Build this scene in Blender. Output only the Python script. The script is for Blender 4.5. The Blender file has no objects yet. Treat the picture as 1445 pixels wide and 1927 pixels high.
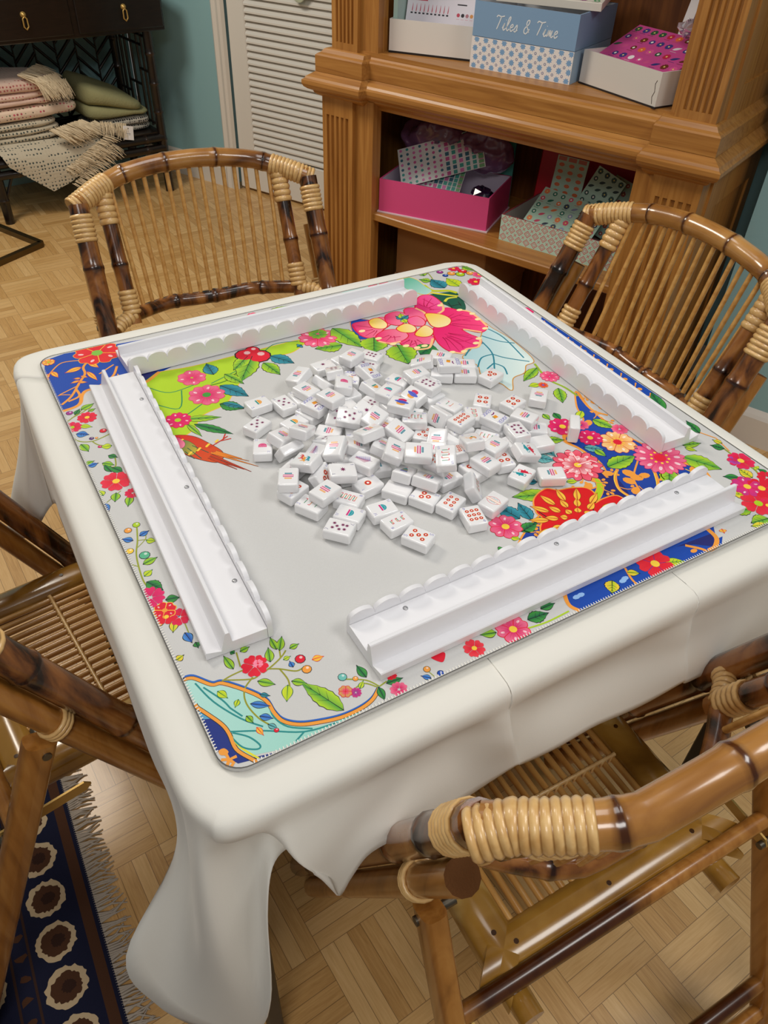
import bpy, math, random
from mathutils import Matrix, Vector, Quaternion, noise

random.seed(7)
scene = bpy.context.scene
col = scene.collection

# ---------------------------------------------------------------- camera
IMG_W, IMG_H, FPX = 1445.0, 1927.0, 1445.0
CAM_R = [[0.868025, -0.49549, 0.031964], [-0.307993, -0.587817, -0.748072], [0.389451, 0.639501, -0.662847]]
CAM_C = Vector((-0.46967, -0.76262, 1.38171))
cam_data = bpy.data.cameras.new('camera')
cam = bpy.data.objects.new('camera', cam_data)
col.objects.link(cam)
rx, ry, rz = [Vector(r) for r in CAM_R]
cam.matrix_world = Matrix(((rx.x, -ry.x, -rz.x, CAM_C.x), (rx.y, -ry.y, -rz.y, CAM_C.y),
                           (rx.z, -ry.z, -rz.z, CAM_C.z), (0, 0, 0, 1)))
cam_data.sensor_fit = 'VERTICAL'
cam_data.sensor_height = 36.0
cam_data.lens = FPX / IMG_H * 36.0
cam_data.clip_start = 0.02
scene.camera = cam

def ray(px, py):
    a, b = (px - IMG_W / 2) / FPX, (py - IMG_H / 2) / FPX
    return rx * a + ry * b + rz
def P(px, py, z):
    d = ray(px, py)
    return CAM_C + d * ((z - CAM_C.z) / d.z)
def on_plane(px, py, p0, n):
    d = ray(px, py); n = Vector(n)
    return CAM_C + d * ((Vector(p0) - CAM_C).dot(n) / d.dot(n))

# ---------------------------------------------------------------- colour management, world, lamps
scene.view_settings.view_transform = 'Standard'
scene.view_settings.look = 'None'
scene.view_settings.exposure = -0.10
scene.view_settings.gamma = 1.0
scene.view_settings.use_curve_mapping = False
world = bpy.data.worlds.new('shop_light'); scene.world = world
world.use_nodes = True
bg = world.node_tree.nodes['Background']
bg.inputs[0].default_value = (1.0, 0.95, 0.88, 1)
bg.inputs[1].default_value = 0.135

def area(name, loc, sx, sy, power, color, aim):
    l = bpy.data.lights.new(name, 'AREA'); l.shape = 'RECTANGLE'; l.size = sx; l.size_y = sy
    l.energy = power; l.color = color
    o = bpy.data.objects.new(name, l); col.objects.link(o); o.location = loc
    o.rotation_euler = (Vector(aim) - Vector(loc)).to_track_quat('-Z', 'Y').to_euler()
    return o
area('ceiling_lamp', (0.0, 0.35, 2.55), 1.0, 0.6, 9, (1.0, 0.98, 0.96), (0.1, 0.3, 0))
area('ceiling_lamp', (0.85, -1.15, 2.55), 0.9, 0.6, 19, (1.0, 0.97, 0.93), (0.6, -0.9, 0))
area('ceiling_lamp', (-1.15, -1.5, 2.55), 0.9, 0.6, 20, (1.0, 0.97, 0.93), (-0.5, -0.6, 0))
area('ceiling_lamp', (-0.8, 1.9, 2.55), 0.9, 0.6, 40, (1.0, 0.92, 0.80), (-0.2, 2.0, 0))

# ---------------------------------------------------------------- colours and mesh builder
def lin(c):
    c /= 255.0
    return c / 12.92 if c <= 0.04045 else ((c + 0.055) / 1.055) ** 2.4
def rgb(r, g, b): return (lin(r), lin(g), lin(b), 1.0)
def mixc(a, b, t): return tuple(a[i] * (1 - t) + b[i] * t for i in range(3)) + (1.0,)
WHITE = (1, 1, 1, 1)

class MB:
    def __init__(self):
        self.v, self.f, self.m, self.c, self.s = [], [], [], [], []
    def add(self, pts, faces, mat=0, cols=None, smooth=False):
        o = len(self.v); self.v += [tuple(p) for p in pts]
        for f in faces:
            self.f.append([i + o for i in f]); self.m.append(mat); self.s.append(smooth)
            self.c.append([cols[i] for i in f] if isinstance(cols, list) else [cols or WHITE] * len(f))
        return self
    def box(self, x0, x1, y0, y1, z0, z1, mat=0, M=None, cols=None):
        p = [Vector(q) for q in ((x0, y0, z0), (x1, y0, z0), (x1, y1, z0), (x0, y1, z0),
                                 (x0, y0, z1), (x1, y0, z1), (x1, y1, z1), (x0, y1, z1))]
        if M: p = [M @ q for q in p]
        return self.add(p, [(3, 2, 1, 0), (4, 5, 6, 7), (0, 1, 5, 4), (1, 2, 6, 5), (2, 3, 7, 6), (3, 0, 4, 7)], mat, cols)
    def bbox(self, x0, x1, y0, y1, z0, z1, b=0.003, mat=0, M=None, cols=None):
        """box with chamfered edges"""
        X, Y, Z = (x0, x1), (y0, y1), (z0, z1)
        b = min(b, (x1 - x0) / 2.01, (y1 - y0) / 2.01, (z1 - z0) / 2.01)
        pts, idx = [], {}
        for i in (0, 1):
            for j in (0, 1):
                for k in (0, 1):
                    for a in range(3):
                        q = [X[i], Y[j], Z[k]]; s = [b if t == 0 else -b for t in (i, j, k)]
                        for ax in range(3):
                            if ax != a: q[ax] += s[ax]
                        idx[(i, j, k, a)] = len(pts); pts.append(M @ Vector(q) if M else Vector(q))
        F = []
        def sg(i): return 1 if i else -1
        for a in range(3):
            o = [t for t in range(3) if t != a]
            for s in (0, 1):
                L = []
                for (p, q) in ((0, 0), (1, 0), (1, 1), (0, 1)):
                    k = [0, 0, 0]; k[a] = s; k[o[0]] = p; k[o[1]] = q; L.append(idx[tuple(k) + (a,)])
                F.append(L if (s == 1) == (a != 1) else L[::-1])
        for a in range(3):
            o = [t for t in range(3) if t != a]
            for p in (0, 1):
                for q in (0, 1):
                    k0 = [0, 0, 0]; k1 = [0, 0, 0]; k0[a] = 0; k1[a] = 1
                    for k in (k0, k1): k[o[0]] = p; k[o[1]] = q
                    L = [idx[tuple(k0) + (o[0],)], idx[tuple(k1) + (o[0],)], idx[tuple(k1) + (o[1],)], idx[tuple(k0) + (o[1],)]]
                    F.append(L)
        for i in (0, 1):
            for j in (0, 1):
                for k in (0, 1):
                    F.append([idx[(i, j, k, 0)], idx[(i, j, k, 1)], idx[(i, j, k, 2)]])
        # orient outward
        c = sum(pts, Vector()) / len(pts); G = []
        for L in F:
            n = (pts[L[1]] - pts[L[0]]).cross(pts[L[2]] - pts[L[0]])
            m = sum((pts[t] for t in L), Vector()) / len(L)
            G.append(L if n.dot(m - c) >= 0 else L[::-1])
        return self.add(pts, G, mat, cols)
    def tube(self, path, r, n=12, mat=0, cols=None, cap=True, squash=None, closed=False, capm=None):
        """path: points; r: radius or list; cols: colour or list per ring; squash=(vector, factor)"""
        path = [Vector(p) for p in path]; N = len(path)
        R = r if isinstance(r, (list, tuple)) else [r] * N
        CC = cols if isinstance(cols, list) else [cols or WHITE] * N
        T = []
        for i in range(N):
            if closed: t = path[(i + 1) % N] - path[i - 1]
            else: t = path[min(i + 1, N - 1)] - path[max(i - 1, 0)]
            T.append(t.normalized() if t.length > 1e-9 else Vector((0, 0, 1)))
        up = Vector((0, 0, 1)) if abs(T[0].z) < 0.9 else Vector((1, 0, 0))
        u = T[0].cross(up).normalized(); pts, cs = [], []
        for i in range(N):
            u = (u - T[i] * u.dot(T[i])).normalized(); w = T[i].cross(u)
            for k in range(n):
                a = 2 * math.pi * k / n
                d = (u * math.cos(a) + w * math.sin(a)) * R[i]
                if squash:
                    sv = squash[0].normalized(); d -= sv * d.dot(sv) * (1 - squash[1])
                pts.append(path[i] + d); cs.append(CC[i])
        F = []
        for i in range(N if closed else N - 1):
            j = (i + 1) % N
            for k in range(n):
                F.append((i * n + k, i * n + (k + 1) % n, j * n + (k + 1) % n, j * n + k))
        self.add(pts, F, mat, cs, True)
        if cap and not closed:
            self.add(pts[:n], [tuple(range(n))[::-1]], mat if capm is None else capm, cs[:n])
            self.add(pts[-n:], [tuple(range(n))], mat if capm is None else capm, cs[-n:])
        return self
    def lathe(self, prof, n=16, M=None, mat=0, cols=None):
        pts = []
        for (r, z) in prof:
            for k in range(n):
                a = 2 * math.pi * k / n; q = Vector((r * math.cos(a), r * math.sin(a), z)); pts.append(M @ q if M else q)
        F = [(i * n + k, i * n + (k + 1) % n, (i + 1) * n + (k + 1) % n, (i + 1) * n + k) for i in range(len(prof) - 1) for k in range(n)]
        return self.add(pts, F, mat, cols, True)
    def prism(self, poly, fn, d0, d1, mat=0, cols=None):
        """extrude a 2d polygon; fn(a, b, d) -> 3d point"""
        n = len(poly)
        pts = [fn(a, b, d0) for a, b in poly] + [fn(a, b, d1) for a, b in poly]
        F = [tuple(range(n))[::-1], tuple(range(n, 2 * n))] + [(i, (i + 1) % n, n + (i + 1) % n, n + i) for i in range(n)]
        return self.add(pts, F, mat, cols)
    def grid(self, G, mat=0, cols=None, smooth=True, flip=False):
        h, w = len(G), len(G[0]); pts = [p for r in G for p in r]
        F = [(i * w + j, i * w + j + 1, (i + 1) * w + j + 1, (i + 1) * w + j) for i in range(h - 1) for j in range(w - 1)]
        if flip: F = [f[::-1] for f in F]
        return self.add(pts, F, mat, cols, smooth)
    def build(self, name, mats, parent=None, angle=None, fix=True):
        me = bpy.data.meshes.new(name)
        me.from_pydata([tuple(p) for p in self.v], [], self.f)
        for m in (mats if isinstance(mats, (list, tuple)) else [mats]): me.materials.append(m)
        me.polygons.foreach_set('material_index', self.m)
        me.polygons.foreach_set('use_smooth', self.s)
        ca = me.color_attributes.new('ink', 'FLOAT_COLOR', 'CORNER')
        ca.data.foreach_set('color', [x for f in self.c for c in f for x in c])
        me.update()
        if angle is not None:
            me.polygons.foreach_set('use_smooth', [True] * len(me.polygons))
            me.set_sharp_from_angle(angle=math.radians(angle))
        o = bpy.data.objects.new(name, me); col.objects.link(o)
        if parent: o.parent = parent
        return o

def tag(o, label=None, cat=None, group=None, kind=None):
    if label: o['label'] = label
    if cat: o['category'] = cat
    if group: o['group'] = group
    if kind: o['kind'] = kind
    return o
def thing(name, label, cat, loc=(0, 0, 0), rz=0.0, group=None):
    o = bpy.data.objects.new(name, None); col.objects.link(o)
    o.empty_display_size = 0.05; o.location = loc; o.rotation_euler = (0, 0, rz)
    return tag(o, label, cat, group)
def structure(o): o['kind'] = 'structure'; return o
def copy_tree(o, parent=None):
    c = o.copy(); col.objects.link(c)
    if parent: c.parent = parent
    for ch in list(o.children): copy_tree(ch, c)
    return c

# ---------------------------------------------------------------- materials
def mat(name):
    m = bpy.data.materials.new(name); m.use_nodes = True
    nt = m.node_tree
    return m, nt, nt.nodes['Principled BSDF']
def plain(name, c, rough=0.5, metal=0.0, spec=0.5, coat=0.0, bump=0.0, bscale=200.0, sheen=0.0):
    m, nt, b = mat(name)
    b.inputs['Base Color'].default_value = c; b.inputs['Roughness'].default_value = rough
    b.inputs['Metallic'].default_value = metal; b.inputs['Specular IOR Level'].default_value = spec
    b.inputs['Coat Weight'].default_value = coat; b.inputs['Coat Roughness'].default_value = 0.1
    b.inputs['Sheen Weight'].default_value = sheen
    if bump:
        t = nt.nodes.new('ShaderNodeTexNoise'); t.inputs['Scale'].default_value = bscale
        co = nt.nodes.new('ShaderNodeTexCoord'); nt.links.new(co.outputs['Object'], t.inputs['Vector'])
        bp = nt.nodes.new('ShaderNodeBump'); bp.inputs['Strength'].default_value = bump; bp.inputs['Distance'].default_value = 0.002
        nt.links.new(t.outputs['Fac'], bp.inputs['Height']); nt.links.new(bp.outputs['Normal'], b.inputs['Normal'])
    return m
def ink(name, rough=0.5, coat=0.0, spec=0.5, weave=0.0):
    m, nt, b = mat(name)
    a = nt.nodes.new('ShaderNodeVertexColor'); a.layer_name = 'ink'
    nt.links.new(a.outputs['Color'], b.inputs['Base Color'])
    b.inputs['Roughness'].default_value = rough; b.inputs['Coat Weight'].default_value = coat
    b.inputs['Specular IOR Level'].default_value = spec
    if weave:
        t = nt.nodes.new('ShaderNodeTexNoise'); t.inputs['Scale'].default_value = 600
        co = nt.nodes.new('ShaderNodeTexCoord'); nt.links.new(co.outputs['Object'], t.inputs['Vector'])
        bp = nt.nodes.new('ShaderNodeBump'); bp.inputs['Strength'].default_value = weave; bp.inputs['Distance'].default_value = 0.001
        nt.links.new(t.outputs['Fac'], bp.inputs['Height']); nt.links.new(bp.outputs['Normal'], b.inputs['Normal'])
    return m
def ramp(nt, fac, stops):
    r = nt.nodes.new('ShaderNodeValToRGB'); e = r.color_ramp.elements
    while len(e) < len(stops): e.new(0.5)
    for i, (p, c) in enumerate(stops): e[i].position = p; e[i].color = c
    nt.links.new(fac, r.inputs['Fac']); return r.outputs['Color']
def grain(name, stops, scale, stretch, rough=0.4, coat=0.0, distort=1.5, detail=4.0, use_ink=True, rnd=True, bump=0.0):
    """wood-like material: noise stretched along an axis, multiplied by the ink attribute"""
    m, nt, b = mat(name)
    co = nt.nodes.new('ShaderNodeTexCoord'); mp = nt.nodes.new('ShaderNodeMapping')
    mp.inputs['Scale'].default_value = stretch
    src = co.outputs['Object']
    if rnd:
        oi = nt.nodes.new('ShaderNodeObjectInfo'); mu = nt.nodes.new('ShaderNodeVectorMath'); mu.operation = 'MULTIPLY_ADD'
        cmb = nt.nodes.new('ShaderNodeCombineXYZ')
        for i in range(3): nt.links.new(oi.outputs['Random'], cmb.inputs[i])
        mu.inputs[1].default_value = (7, 5, 3)
        nt.links.new(cmb.outputs[0], mu.inputs[0]); nt.links.new(src, mu.inputs[2]); src = mu.outputs[0]
    nt.links.new(src, mp.inputs['Vector'])
    t = nt.nodes.new('ShaderNodeTexNoise'); t.inputs['Scale'].default_value = scale
    t.inputs['Detail'].default_value = detail; t.inputs['Distortion'].default_value = distort
    nt.links.new(mp.outputs['Vector'], t.inputs['Vector'])
    c = ramp(nt, t.outputs['Fac'], stops)
    if use_ink:
        a = nt.nodes.new('ShaderNodeVertexColor'); a.layer_name = 'ink'
        mx = nt.nodes.new('ShaderNodeMix'); mx.data_type = 'RGBA'; mx.blend_type = 'MULTIPLY'; mx.inputs[0].default_value = 1.0
        nt.links.new(c, mx.inputs[6]); nt.links.new(a.outputs['Color'], mx.inputs[7]); c = mx.outputs[2]
    nt.links.new(c, b.inputs['Base Color'])
    b.inputs['Roughness'].default_value = rough; b.inputs['Coat Weight'].default_value = coat; b.inputs['Coat Roughness'].default_value = 0.12
    if bump:
        bp = nt.nodes.new('ShaderNodeBump'); bp.inputs['Strength'].default_value = bump; bp.inputs['Distance'].default_value = 0.002
        nt.links.new(t.outputs['Fac'], bp.inputs['Height']); nt.links.new(bp.outputs['Normal'], b.inputs['Normal'])
    return m

# ---------------------------------------------------------------- 2d print helper
class Ink:
    """flat printed shapes with their own colours, laid in thin layers; fn(x, y, h) -> 3d point"""
    def __init__(self, mb, fn, h0=0.0, layer=0.00006, step=0.0000001, m=0):
        self.mb, self.fn, self.h0, self.layer, self.step, self.n, self.mat = mb, fn, h0, layer, step, 0, m
        self.clip, self.ws = None, 1.0
    def poly(self, pts, c, L=0, c2=None, axis=None):
        self.n += 1; h = self.h0 + L * self.layer + self.n * self.step
        if self.clip:
            x0, x1, y0, y1 = self.clip
            for ax, lim, s in ((0, x0, 1), (0, x1, -1), (1, y0, 1), (1, y1, -1)):
                out = []
                for i in range(len(pts)):
                    p, r = pts[i - 1], pts[i]; dp, dr = (p[ax] - lim) * s, (r[ax] - lim) * s
                    if (dp < 0) != (dr < 0):
                        t = dp / (dp - dr); out.append((p[0] + (r[0] - p[0]) * t, p[1] + (r[1] - p[1]) * t))
                    if dr >= 0: out.append(r)
                pts = out
                if len(pts) < 3: return
        A = sum(pts[i - 1][0] * pts[i][1] - pts[i][0] * pts[i - 1][1] for i in range(len(pts)))
        if A < 0: pts = pts[::-1]
        cols = c
        if c2 is not None:
            (ax, ay), (bx, by) = axis or (pts[0], pts[len(pts) // 2]); d = ((bx - ax) ** 2 + (by - ay) ** 2) or 1
            cols = [mixc(c, c2, min(1, max(0, ((x - ax) * (bx - ax) + (y - ay) * (by - ay)) / d))) for x, y in pts]
        self.mb.add([self.fn(x, y, h) for x, y in pts], [tuple(range(len(pts)))], self.mat, cols)
    def stroke(self, pts, w, c, L=1, closed=False):
        N = len(pts); l, r = [], []
        if self.clip:
            x0, x1, y0, y1 = self.clip
            if all(not (x0 < p[0] < x1 and y0 < p[1] < y1) for p in pts): return
            pts = [(min(x1, max(x0, p[0])), min(y1, max(y0, p[1]))) for p in pts]
        w = tuple(v * self.ws for v in w) if isinstance(w, tuple) else w * self.ws
        for i in range(N):
            a = pts[i - 1] if (i or closed) else pts[i]; b = pts[(i + 1) % N] if (i < N - 1 or closed) else pts[i]
            dx, dy = b[0] - a[0], b[1] - a[1]; n = math.hypot(dx, dy) or 1
            ww = (w[0] + (w[1] - w[0]) * i / (N - 1) if isinstance(w, tuple) else w) / 2
            l.append((pts[i][0] - dy / n * ww, pts[i][1] + dx / n * ww)); r.append((pts[i][0] + dy / n * ww, pts[i][1] - dx / n * ww))
        self.n += 1; h = self.h0 + L * self.layer + self.n * self.step
        P3 = [self.fn(x, y, h) for x, y in l] + [self.fn(x, y, h) for x, y in r]
        F = [(i, N + i, N + (i + 1) % N, (i + 1) % N) for i in range(N if closed else N - 1)]
        self.mb.add(P3, F, self.mat, c)
    def disc(self, x, y, r, c, L=1, n=14, sq=1.0, rot=0.0):
        ca, sa = math.cos(rot), math.sin(rot); pts = []
        for k in range(n):
            a = 2 * math.pi * k / n; u, v = r * math.cos(a), r * sq * math.sin(a)
            pts.append((x + u * ca - v * sa, y + u * sa + v * ca))
        self.poly(pts, c, L)
    def blob(self, pts, c, L=0, edge=None, w=0.0015, c2=None, axis=None, n=6):
        q = smooth(pts, n)
        if edge: self.stroke(q, w * 2, edge, L, True)
        self.poly(q, c, L + .3, c2, axis)
    def leaf(self, base, tip, wid, c1, c2, edge=None, L=3, teeth=0, vein=None):
        bx, by = base; tx, ty = tip; dx, dy = tx - bx, ty - by; ln = math.hypot(dx, dy) or 1e-6; ux, uy = dx / ln, dy / ln; nx, ny = -uy, ux
        def side(s, k):
            out = []
            N = 12
            for i in range(1, N):
                t = i / N; w = wid / 2 * math.sin(math.pi * t ** 0.8) ** 0.9 * k
                if teeth and i % 2: w *= 1.12
                out.append((bx + ux * ln * t + nx * w * s, by + uy * ln * t + ny * w * s))
            return out
        if edge:
            k = 1 + 0.0028 * self.ws / wid; e = 0.0016 * self.ws / ln
            self.poly([(bx - ux * ln * e, by - uy * ln * e)] + side(1, k) + [(tx + ux * ln * e * 2, ty + uy * ln * e * 2)] + side(-1, k)[::-1], edge, L)
        a = side(1, 1); b = side(-1, 1)
        mid = ((bx + tx) / 2, (by + ty) / 2)
        self.poly([base] + a + [tip], c2, L + .3, c1, (mid, (mid[0] + nx * wid / 2, mid[1] + ny * wid / 2)))
        self.poly([base] + b + [tip], mixc(c1, c2, .7), L + .3, c1, (mid, (mid[0] - nx * wid / 2, mid[1] - ny * wid / 2)))
        v = vein or edge or c2
        self.stroke([base, ((bx + tx) / 2, (by + ty) / 2), (bx + dx * .95, by + dy * .95)], (0.0016, 0.0006), v, L + .6)
        for i in range(1, 4 if wid > .012 else 1):
            t = 0.15 + 0.2 * i
            for s in (1, -1):
                w = wid / 2 * 0.75 * math.sin(math.pi * min(.95, t + .15))
                self.stroke([(bx + dx * t, by + dy * t), (bx + dx * (t + .17) + nx * w * s, by + dy * (t + .17) + ny * w * s)], (0.0009, 0.0004), v, L + .6)
    def flower(self, x, y, r, n, c1, c2, center, edge=None, L=4, rot=0.0, notch=0.15, fat=1.0, sq=1.0, stamen=None):
        for k in range(n):
            a = rot + 2 * math.pi * k / n; w = math.pi / n * 1.12 * fat
            pts = [(0.12, 0), (0.55, -w * 0.85), (0.86, -w * 0.8), (1.0, -w * 0.35), (1.0 - notch, 0), (1.0, w * 0.35), (0.86, w * 0.8), (0.55, w * 0.85)]
            q = [(x + r * d * math.cos(a + e), y + r * sq * d * math.sin(a + e)) for d, e in pts]
            q = smooth(q, 3)
            Lk = L + .5 * k / n
            if edge: self.stroke(q, 0.0026, edge, Lk, True)
            self.poly(q, c1, Lk + .04, c2, ((x, y), (x + r * math.cos(a), y + r * sq * math.sin(a))))
            if edge and r > .009:
                self.disc(x + r * .68 * math.cos(a + w * .3), y + r * sq * .68 * math.sin(a + w * .3), r * .13, mixc(c2, WHITE, .55), Lk + .06, 8, .55, a)
            for e in (-.35, 0, .35):
                self.stroke([(x + r * .25 * math.cos(a + e * w), y + r * sq * .25 * math.sin(a + e * w)), (x + r * .7 * math.cos(a + e * w), y + r * sq * .7 * math.sin(a + e * w))], (0.0011, 0.0003), c1, L + .6)
        if center:
            self.disc(x, y, r * 0.24, center, L + 1, 12, sq)
        if stamen:
            for k in range(9):
                a = 2 * math.pi * k / 9; self.disc(x + r * .34 * math.cos(a), y + r * sq * .34 * math.sin(a), r * .06, stamen, L + 1.3, 6)

def smooth(pts, n=6, closed=True):
    out = []; N = len(pts)
    for i in range(N if closed else N - 1):
        if closed: p0, p1, p2, p3 = pts[i - 1], pts[i], pts[(i + 1) % N], pts[(i + 2) % N]
        else: p0, p1, p2, p3 = pts[max(i - 1, 0)], pts[i], pts[i + 1], pts[min(i + 2, N - 1)]
        for k in range(n):
            t = k / n
            out.append(tuple(0.5 * (2 * p1[j] + (p2[j] - p0[j]) * t + (2 * p0[j] - 5 * p1[j] + 4 * p2[j] - p3[j]) * t * t
                                    + (3 * p1[j] - p0[j] - 3 * p2[j] + p3[j]) * t ** 3) for j in range(len(p1))))
    if not closed: out.append(tuple(pts[-1]))
    return out

GLYPH = {'1': [[(.2, .8), (.5, 1), (.5, 0)]], '2': [[(0, .8), (.3, 1), (.7, .9), (.7, .6), (0, 0), (.8, 0)]],
         '3': [[(0, 1), (.7, 1), (.3, .6), (.7, .35), (.5, 0), (0, .05)]], '4': [[(.6, 0), (.6, 1), (0, .3), (.8, .3)]],
         '5': [[(.7, 1), (.1, 1), (.1, .55), (.6, .55), (.7, .25), (.5, 0), (0, .05)]],
         '6': [[(.6, 1), (.1, .5), (.1, .15), (.4, 0), (.7, .2), (.6, .5), (.1, .45)]], '7': [[(0, 1), (.7, 1), (.25, 0)]],
         '8': [[(.4, .55), (.1, .8), (.4, 1), (.7, .8), (.1, .25), (.4, 0), (.7, .25), (.4, .55)]],
         '9': [[(.65, .5), (.2, .45), (.1, .8), (.4, 1), (.65, .8), (.6, .3), (.3, 0)]],
         'N': [[(0, 0), (0, 1), (.7, 0), (.7, 1)]], 'W': [[(0, 1), (.2, 0), (.45, .7), (.7, 0), (.9, 1)]],
         'E': [[(.7, 1), (0, 1), (0, 0), (.7, 0)], [(0, .5), (.5, .5)]], 'S': [[(.7, .9), (.3, 1), (.05, .75), (.6, .4), (.6, .1), (.3, 0), (0, .1)]],
         'J': [[(.6, 1), (.6, .2), (.3, 0), (0, .2)]], 'O': [[(.4, 0), (0, .3), (0, .7), (.4, 1), (.75, .7), (.75, .3), (.4, 0)]],
         'K': [[(0, 0), (0, 1)], [(.7, 1), (0, .45), (.7, 0)]], 'R': [[(0, 0), (0, 1), (.6, .9), (.6, .6), (0, .5), (.7, 0)]]}
def glyph(k, ch, x, y, s, c, w=0.0007, L=1, rot=0.0):
    ca, sa = math.cos(rot), math.sin(rot)
    for g in GLYPH.get(ch, []):
        k.stroke([(x + ((a - .4) * ca - (b - .5) * sa) * s, y + ((a - .4) * sa + (b - .5) * ca) * s) for a, b in g], w, c, L)

# ================================================================ the room
def parquet():
    m, nt, b = mat('oak_parquet'); N = nt.nodes.new; L = nt.links.new
    co = N('ShaderNodeTexCoord'); mp = N('ShaderNodeMapping'); mp.inputs['Rotation'].default_value = (0, 0, math.radians(-4))
    mp.inputs['Location'].default_value = (0.021, -0.03, 0)
    mp.inputs['Scale'].default_value = (1 / .155, 1 / .155, 1); L(co.outputs['Object'], mp.inputs['Vector'])
    sp = N('ShaderNodeSeparateXYZ'); L(mp.outputs['Vector'], sp.inputs[0])
    def mth(op, a, c=None, d=None):
        n = N('ShaderNodeMath'); n.operation = op
        for i, x in enumerate((a, c, d)):
            if x is None: continue
            if isinstance(x, (int, float)): n.inputs[i].default_value = x
            else: L(x, n.inputs[i])
        return n.outputs[0]
    X, Y = sp.outputs[0], sp.outputs[1]
    cx, cy = mth('FLOOR', X), mth('FLOOR', Y); fx, fy = mth('FRACT', X), mth('FRACT', Y)
    par = mth('MODULO', mth('ADD', mth('ADD', cx, cy), 1000), 2.0)
    def sel(a, c): return mth('ADD', mth('MULTIPLY', a, par), mth('MULTIPLY', c, mth('SUBTRACT', 1.0, par)))
    acr, alo = sel(fx, fy), sel(fy, fx)
    st = mth('MULTIPLY', acr, 6.0); si = mth('FLOOR', st); sf = mth('FRACT', st)
    cmb = N('ShaderNodeCombineXYZ'); L(cx, cmb.inputs[0]); L(cy, cmb.inputs[1]); L(si, cmb.inputs[2])
    wn = N('ShaderNodeTexWhiteNoise'); wn.noise_dimensions = '3D'; L(cmb.outputs[0], wn.inputs['Vector'])
    wv = N('ShaderNodeCombineXYZ'); L(mth('MULTIPLY', alo, 2.2), wv.inputs[0]); L(mth('MULTIPLY', st, 5.0), wv.inputs[1]); L(mth('MULTIPLY', wn.outputs['Value'], 40), wv.inputs[2])
    gn = N('ShaderNodeTexNoise'); gn.inputs['Scale'].default_value = 1.6; gn.inputs['Detail'].default_value = 5; gn.inputs['Distortion'].default_value = 0.6; L(wv.outputs[0], gn.inputs['Vector'])
    f = mth('ADD', mth('MULTIPLY', wn.outputs['Value'], 0.42), mth('MULTIPLY', gn.outputs['Fac'], 0.6))
    c = ramp(nt, f, [(0.12, rgb(176, 130, 72)), (0.45, rgb(206, 162, 102)), (0.75, rgb(222, 182, 124)), (0.95, rgb(234, 200, 148))])
    e1 = mth('MINIMUM', sf, mth('SUBTRACT', 1.0, sf)); e2 = mth('MULTIPLY', mth('MINIMUM', alo, mth('SUBTRACT', 1.0, alo)), 6.0)
    gap = mth('LESS_THAN', mth('MINIMUM', e1, e2), 0.022)
    mx = N('ShaderNodeMix'); mx.data_type = 'RGBA'; L(mth('MULTIPLY', gap, 0.6), mx.inputs[0]); L(c, mx.inputs[6]); mx.inputs[7].default_value = rgb(84, 52, 24)
    L(mx.outputs[2], b.inputs['Base Color']); b.inputs['Roughness'].default_value = 0.34
    b.inputs['Coat Weight'].default_value = 0.25; b.inputs['Coat Roughness'].default_value = 0.2
    bp = N('ShaderNodeBump'); bp.inputs['Strength'].default_value = 0.25; bp.inputs['Distance'].default_value = 0.001
    L(mth('SUBTRACT', 1.0, gap), bp.inputs['Height']); L(bp.outputs['Normal'], b.inputs['Normal'])
    return m
M_floor = parquet()
M_teal = plain('teal_wall_paint', rgb(146, 188, 194), 0.6, bump=0.15, bscale=300)
M_trim = plain('white_gloss_trim', rgb(224, 219, 210), 0.35)
M_door = plain('white_louvre_paint', rgb(228, 224, 216), 0.4)
structure(MB().box(-3, 4.2, -2.6, 5, -0.05, 0).build('floor', M_floor))

def wall(name, p, ang, x0, x1, z0=0.0, z1=2.7, th=0.1):
    o = MB().box(x0, x1, 0, th, z0, z1).build(name, M_teal); o.location = (p[0], p[1], 0); o.rotation_euler = (0, 0, math.radians(ang)); return structure(o)
WB = (0.889, 3.122); WA = -63.0                         # wall with the louvred closet door
def at_wall(o): o.location = (WB[0], WB[1], 0); o.rotation_euler = (0, 0, math.radians(WA)); return o
wall('wall_back', WB, WA, -0.58, 0.0)
wall('wall_left', (0.63, 3.67), 8.5, -3.2, 0.0)
o = at_wall(MB().box(0.0, 1.6, 0.0, 0.1, 2.08, 2.7).build('wall_back.001', M_teal)); structure(o)
o = at_wall(MB().box(1.6, 2.4, 0.0, 0.1, 0, 2.7).build('wall_back.002', M_teal)); structure(o)
# baseboard with a moulded top
bb = MB()
bb.prism([(0, 0), (-.016, 0), (-.016, .085), (-.011, .1), (-.011, .108), (0, .12)], lambda a, b, d: (d, a, b), -0.575, -0.0)
structure(at_wall(bb.build('baseboard_back', M_trim)))
# door casing
t = MB()
t.prism([(0, 0), (0, -.012), (.012, -.02), (.03, -.014), (.05, -.022), (.062, -.016), (.07, 0)], lambda a, b, d: (a, b, d), 0, 2.15)
t.prism([(0, 0), (0, -.012), (.012, -.02), (.03, -.014), (.05, -.022), (.062, -.016), (.07, 0)], lambda a, b, d: (1.67 - a, b, d), 0, 2.15)
t.box(0, 1.67, -.018, 0, 2.08, 2.15)
structure(at_wall(t.build('trim_1', M_trim)))
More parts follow.
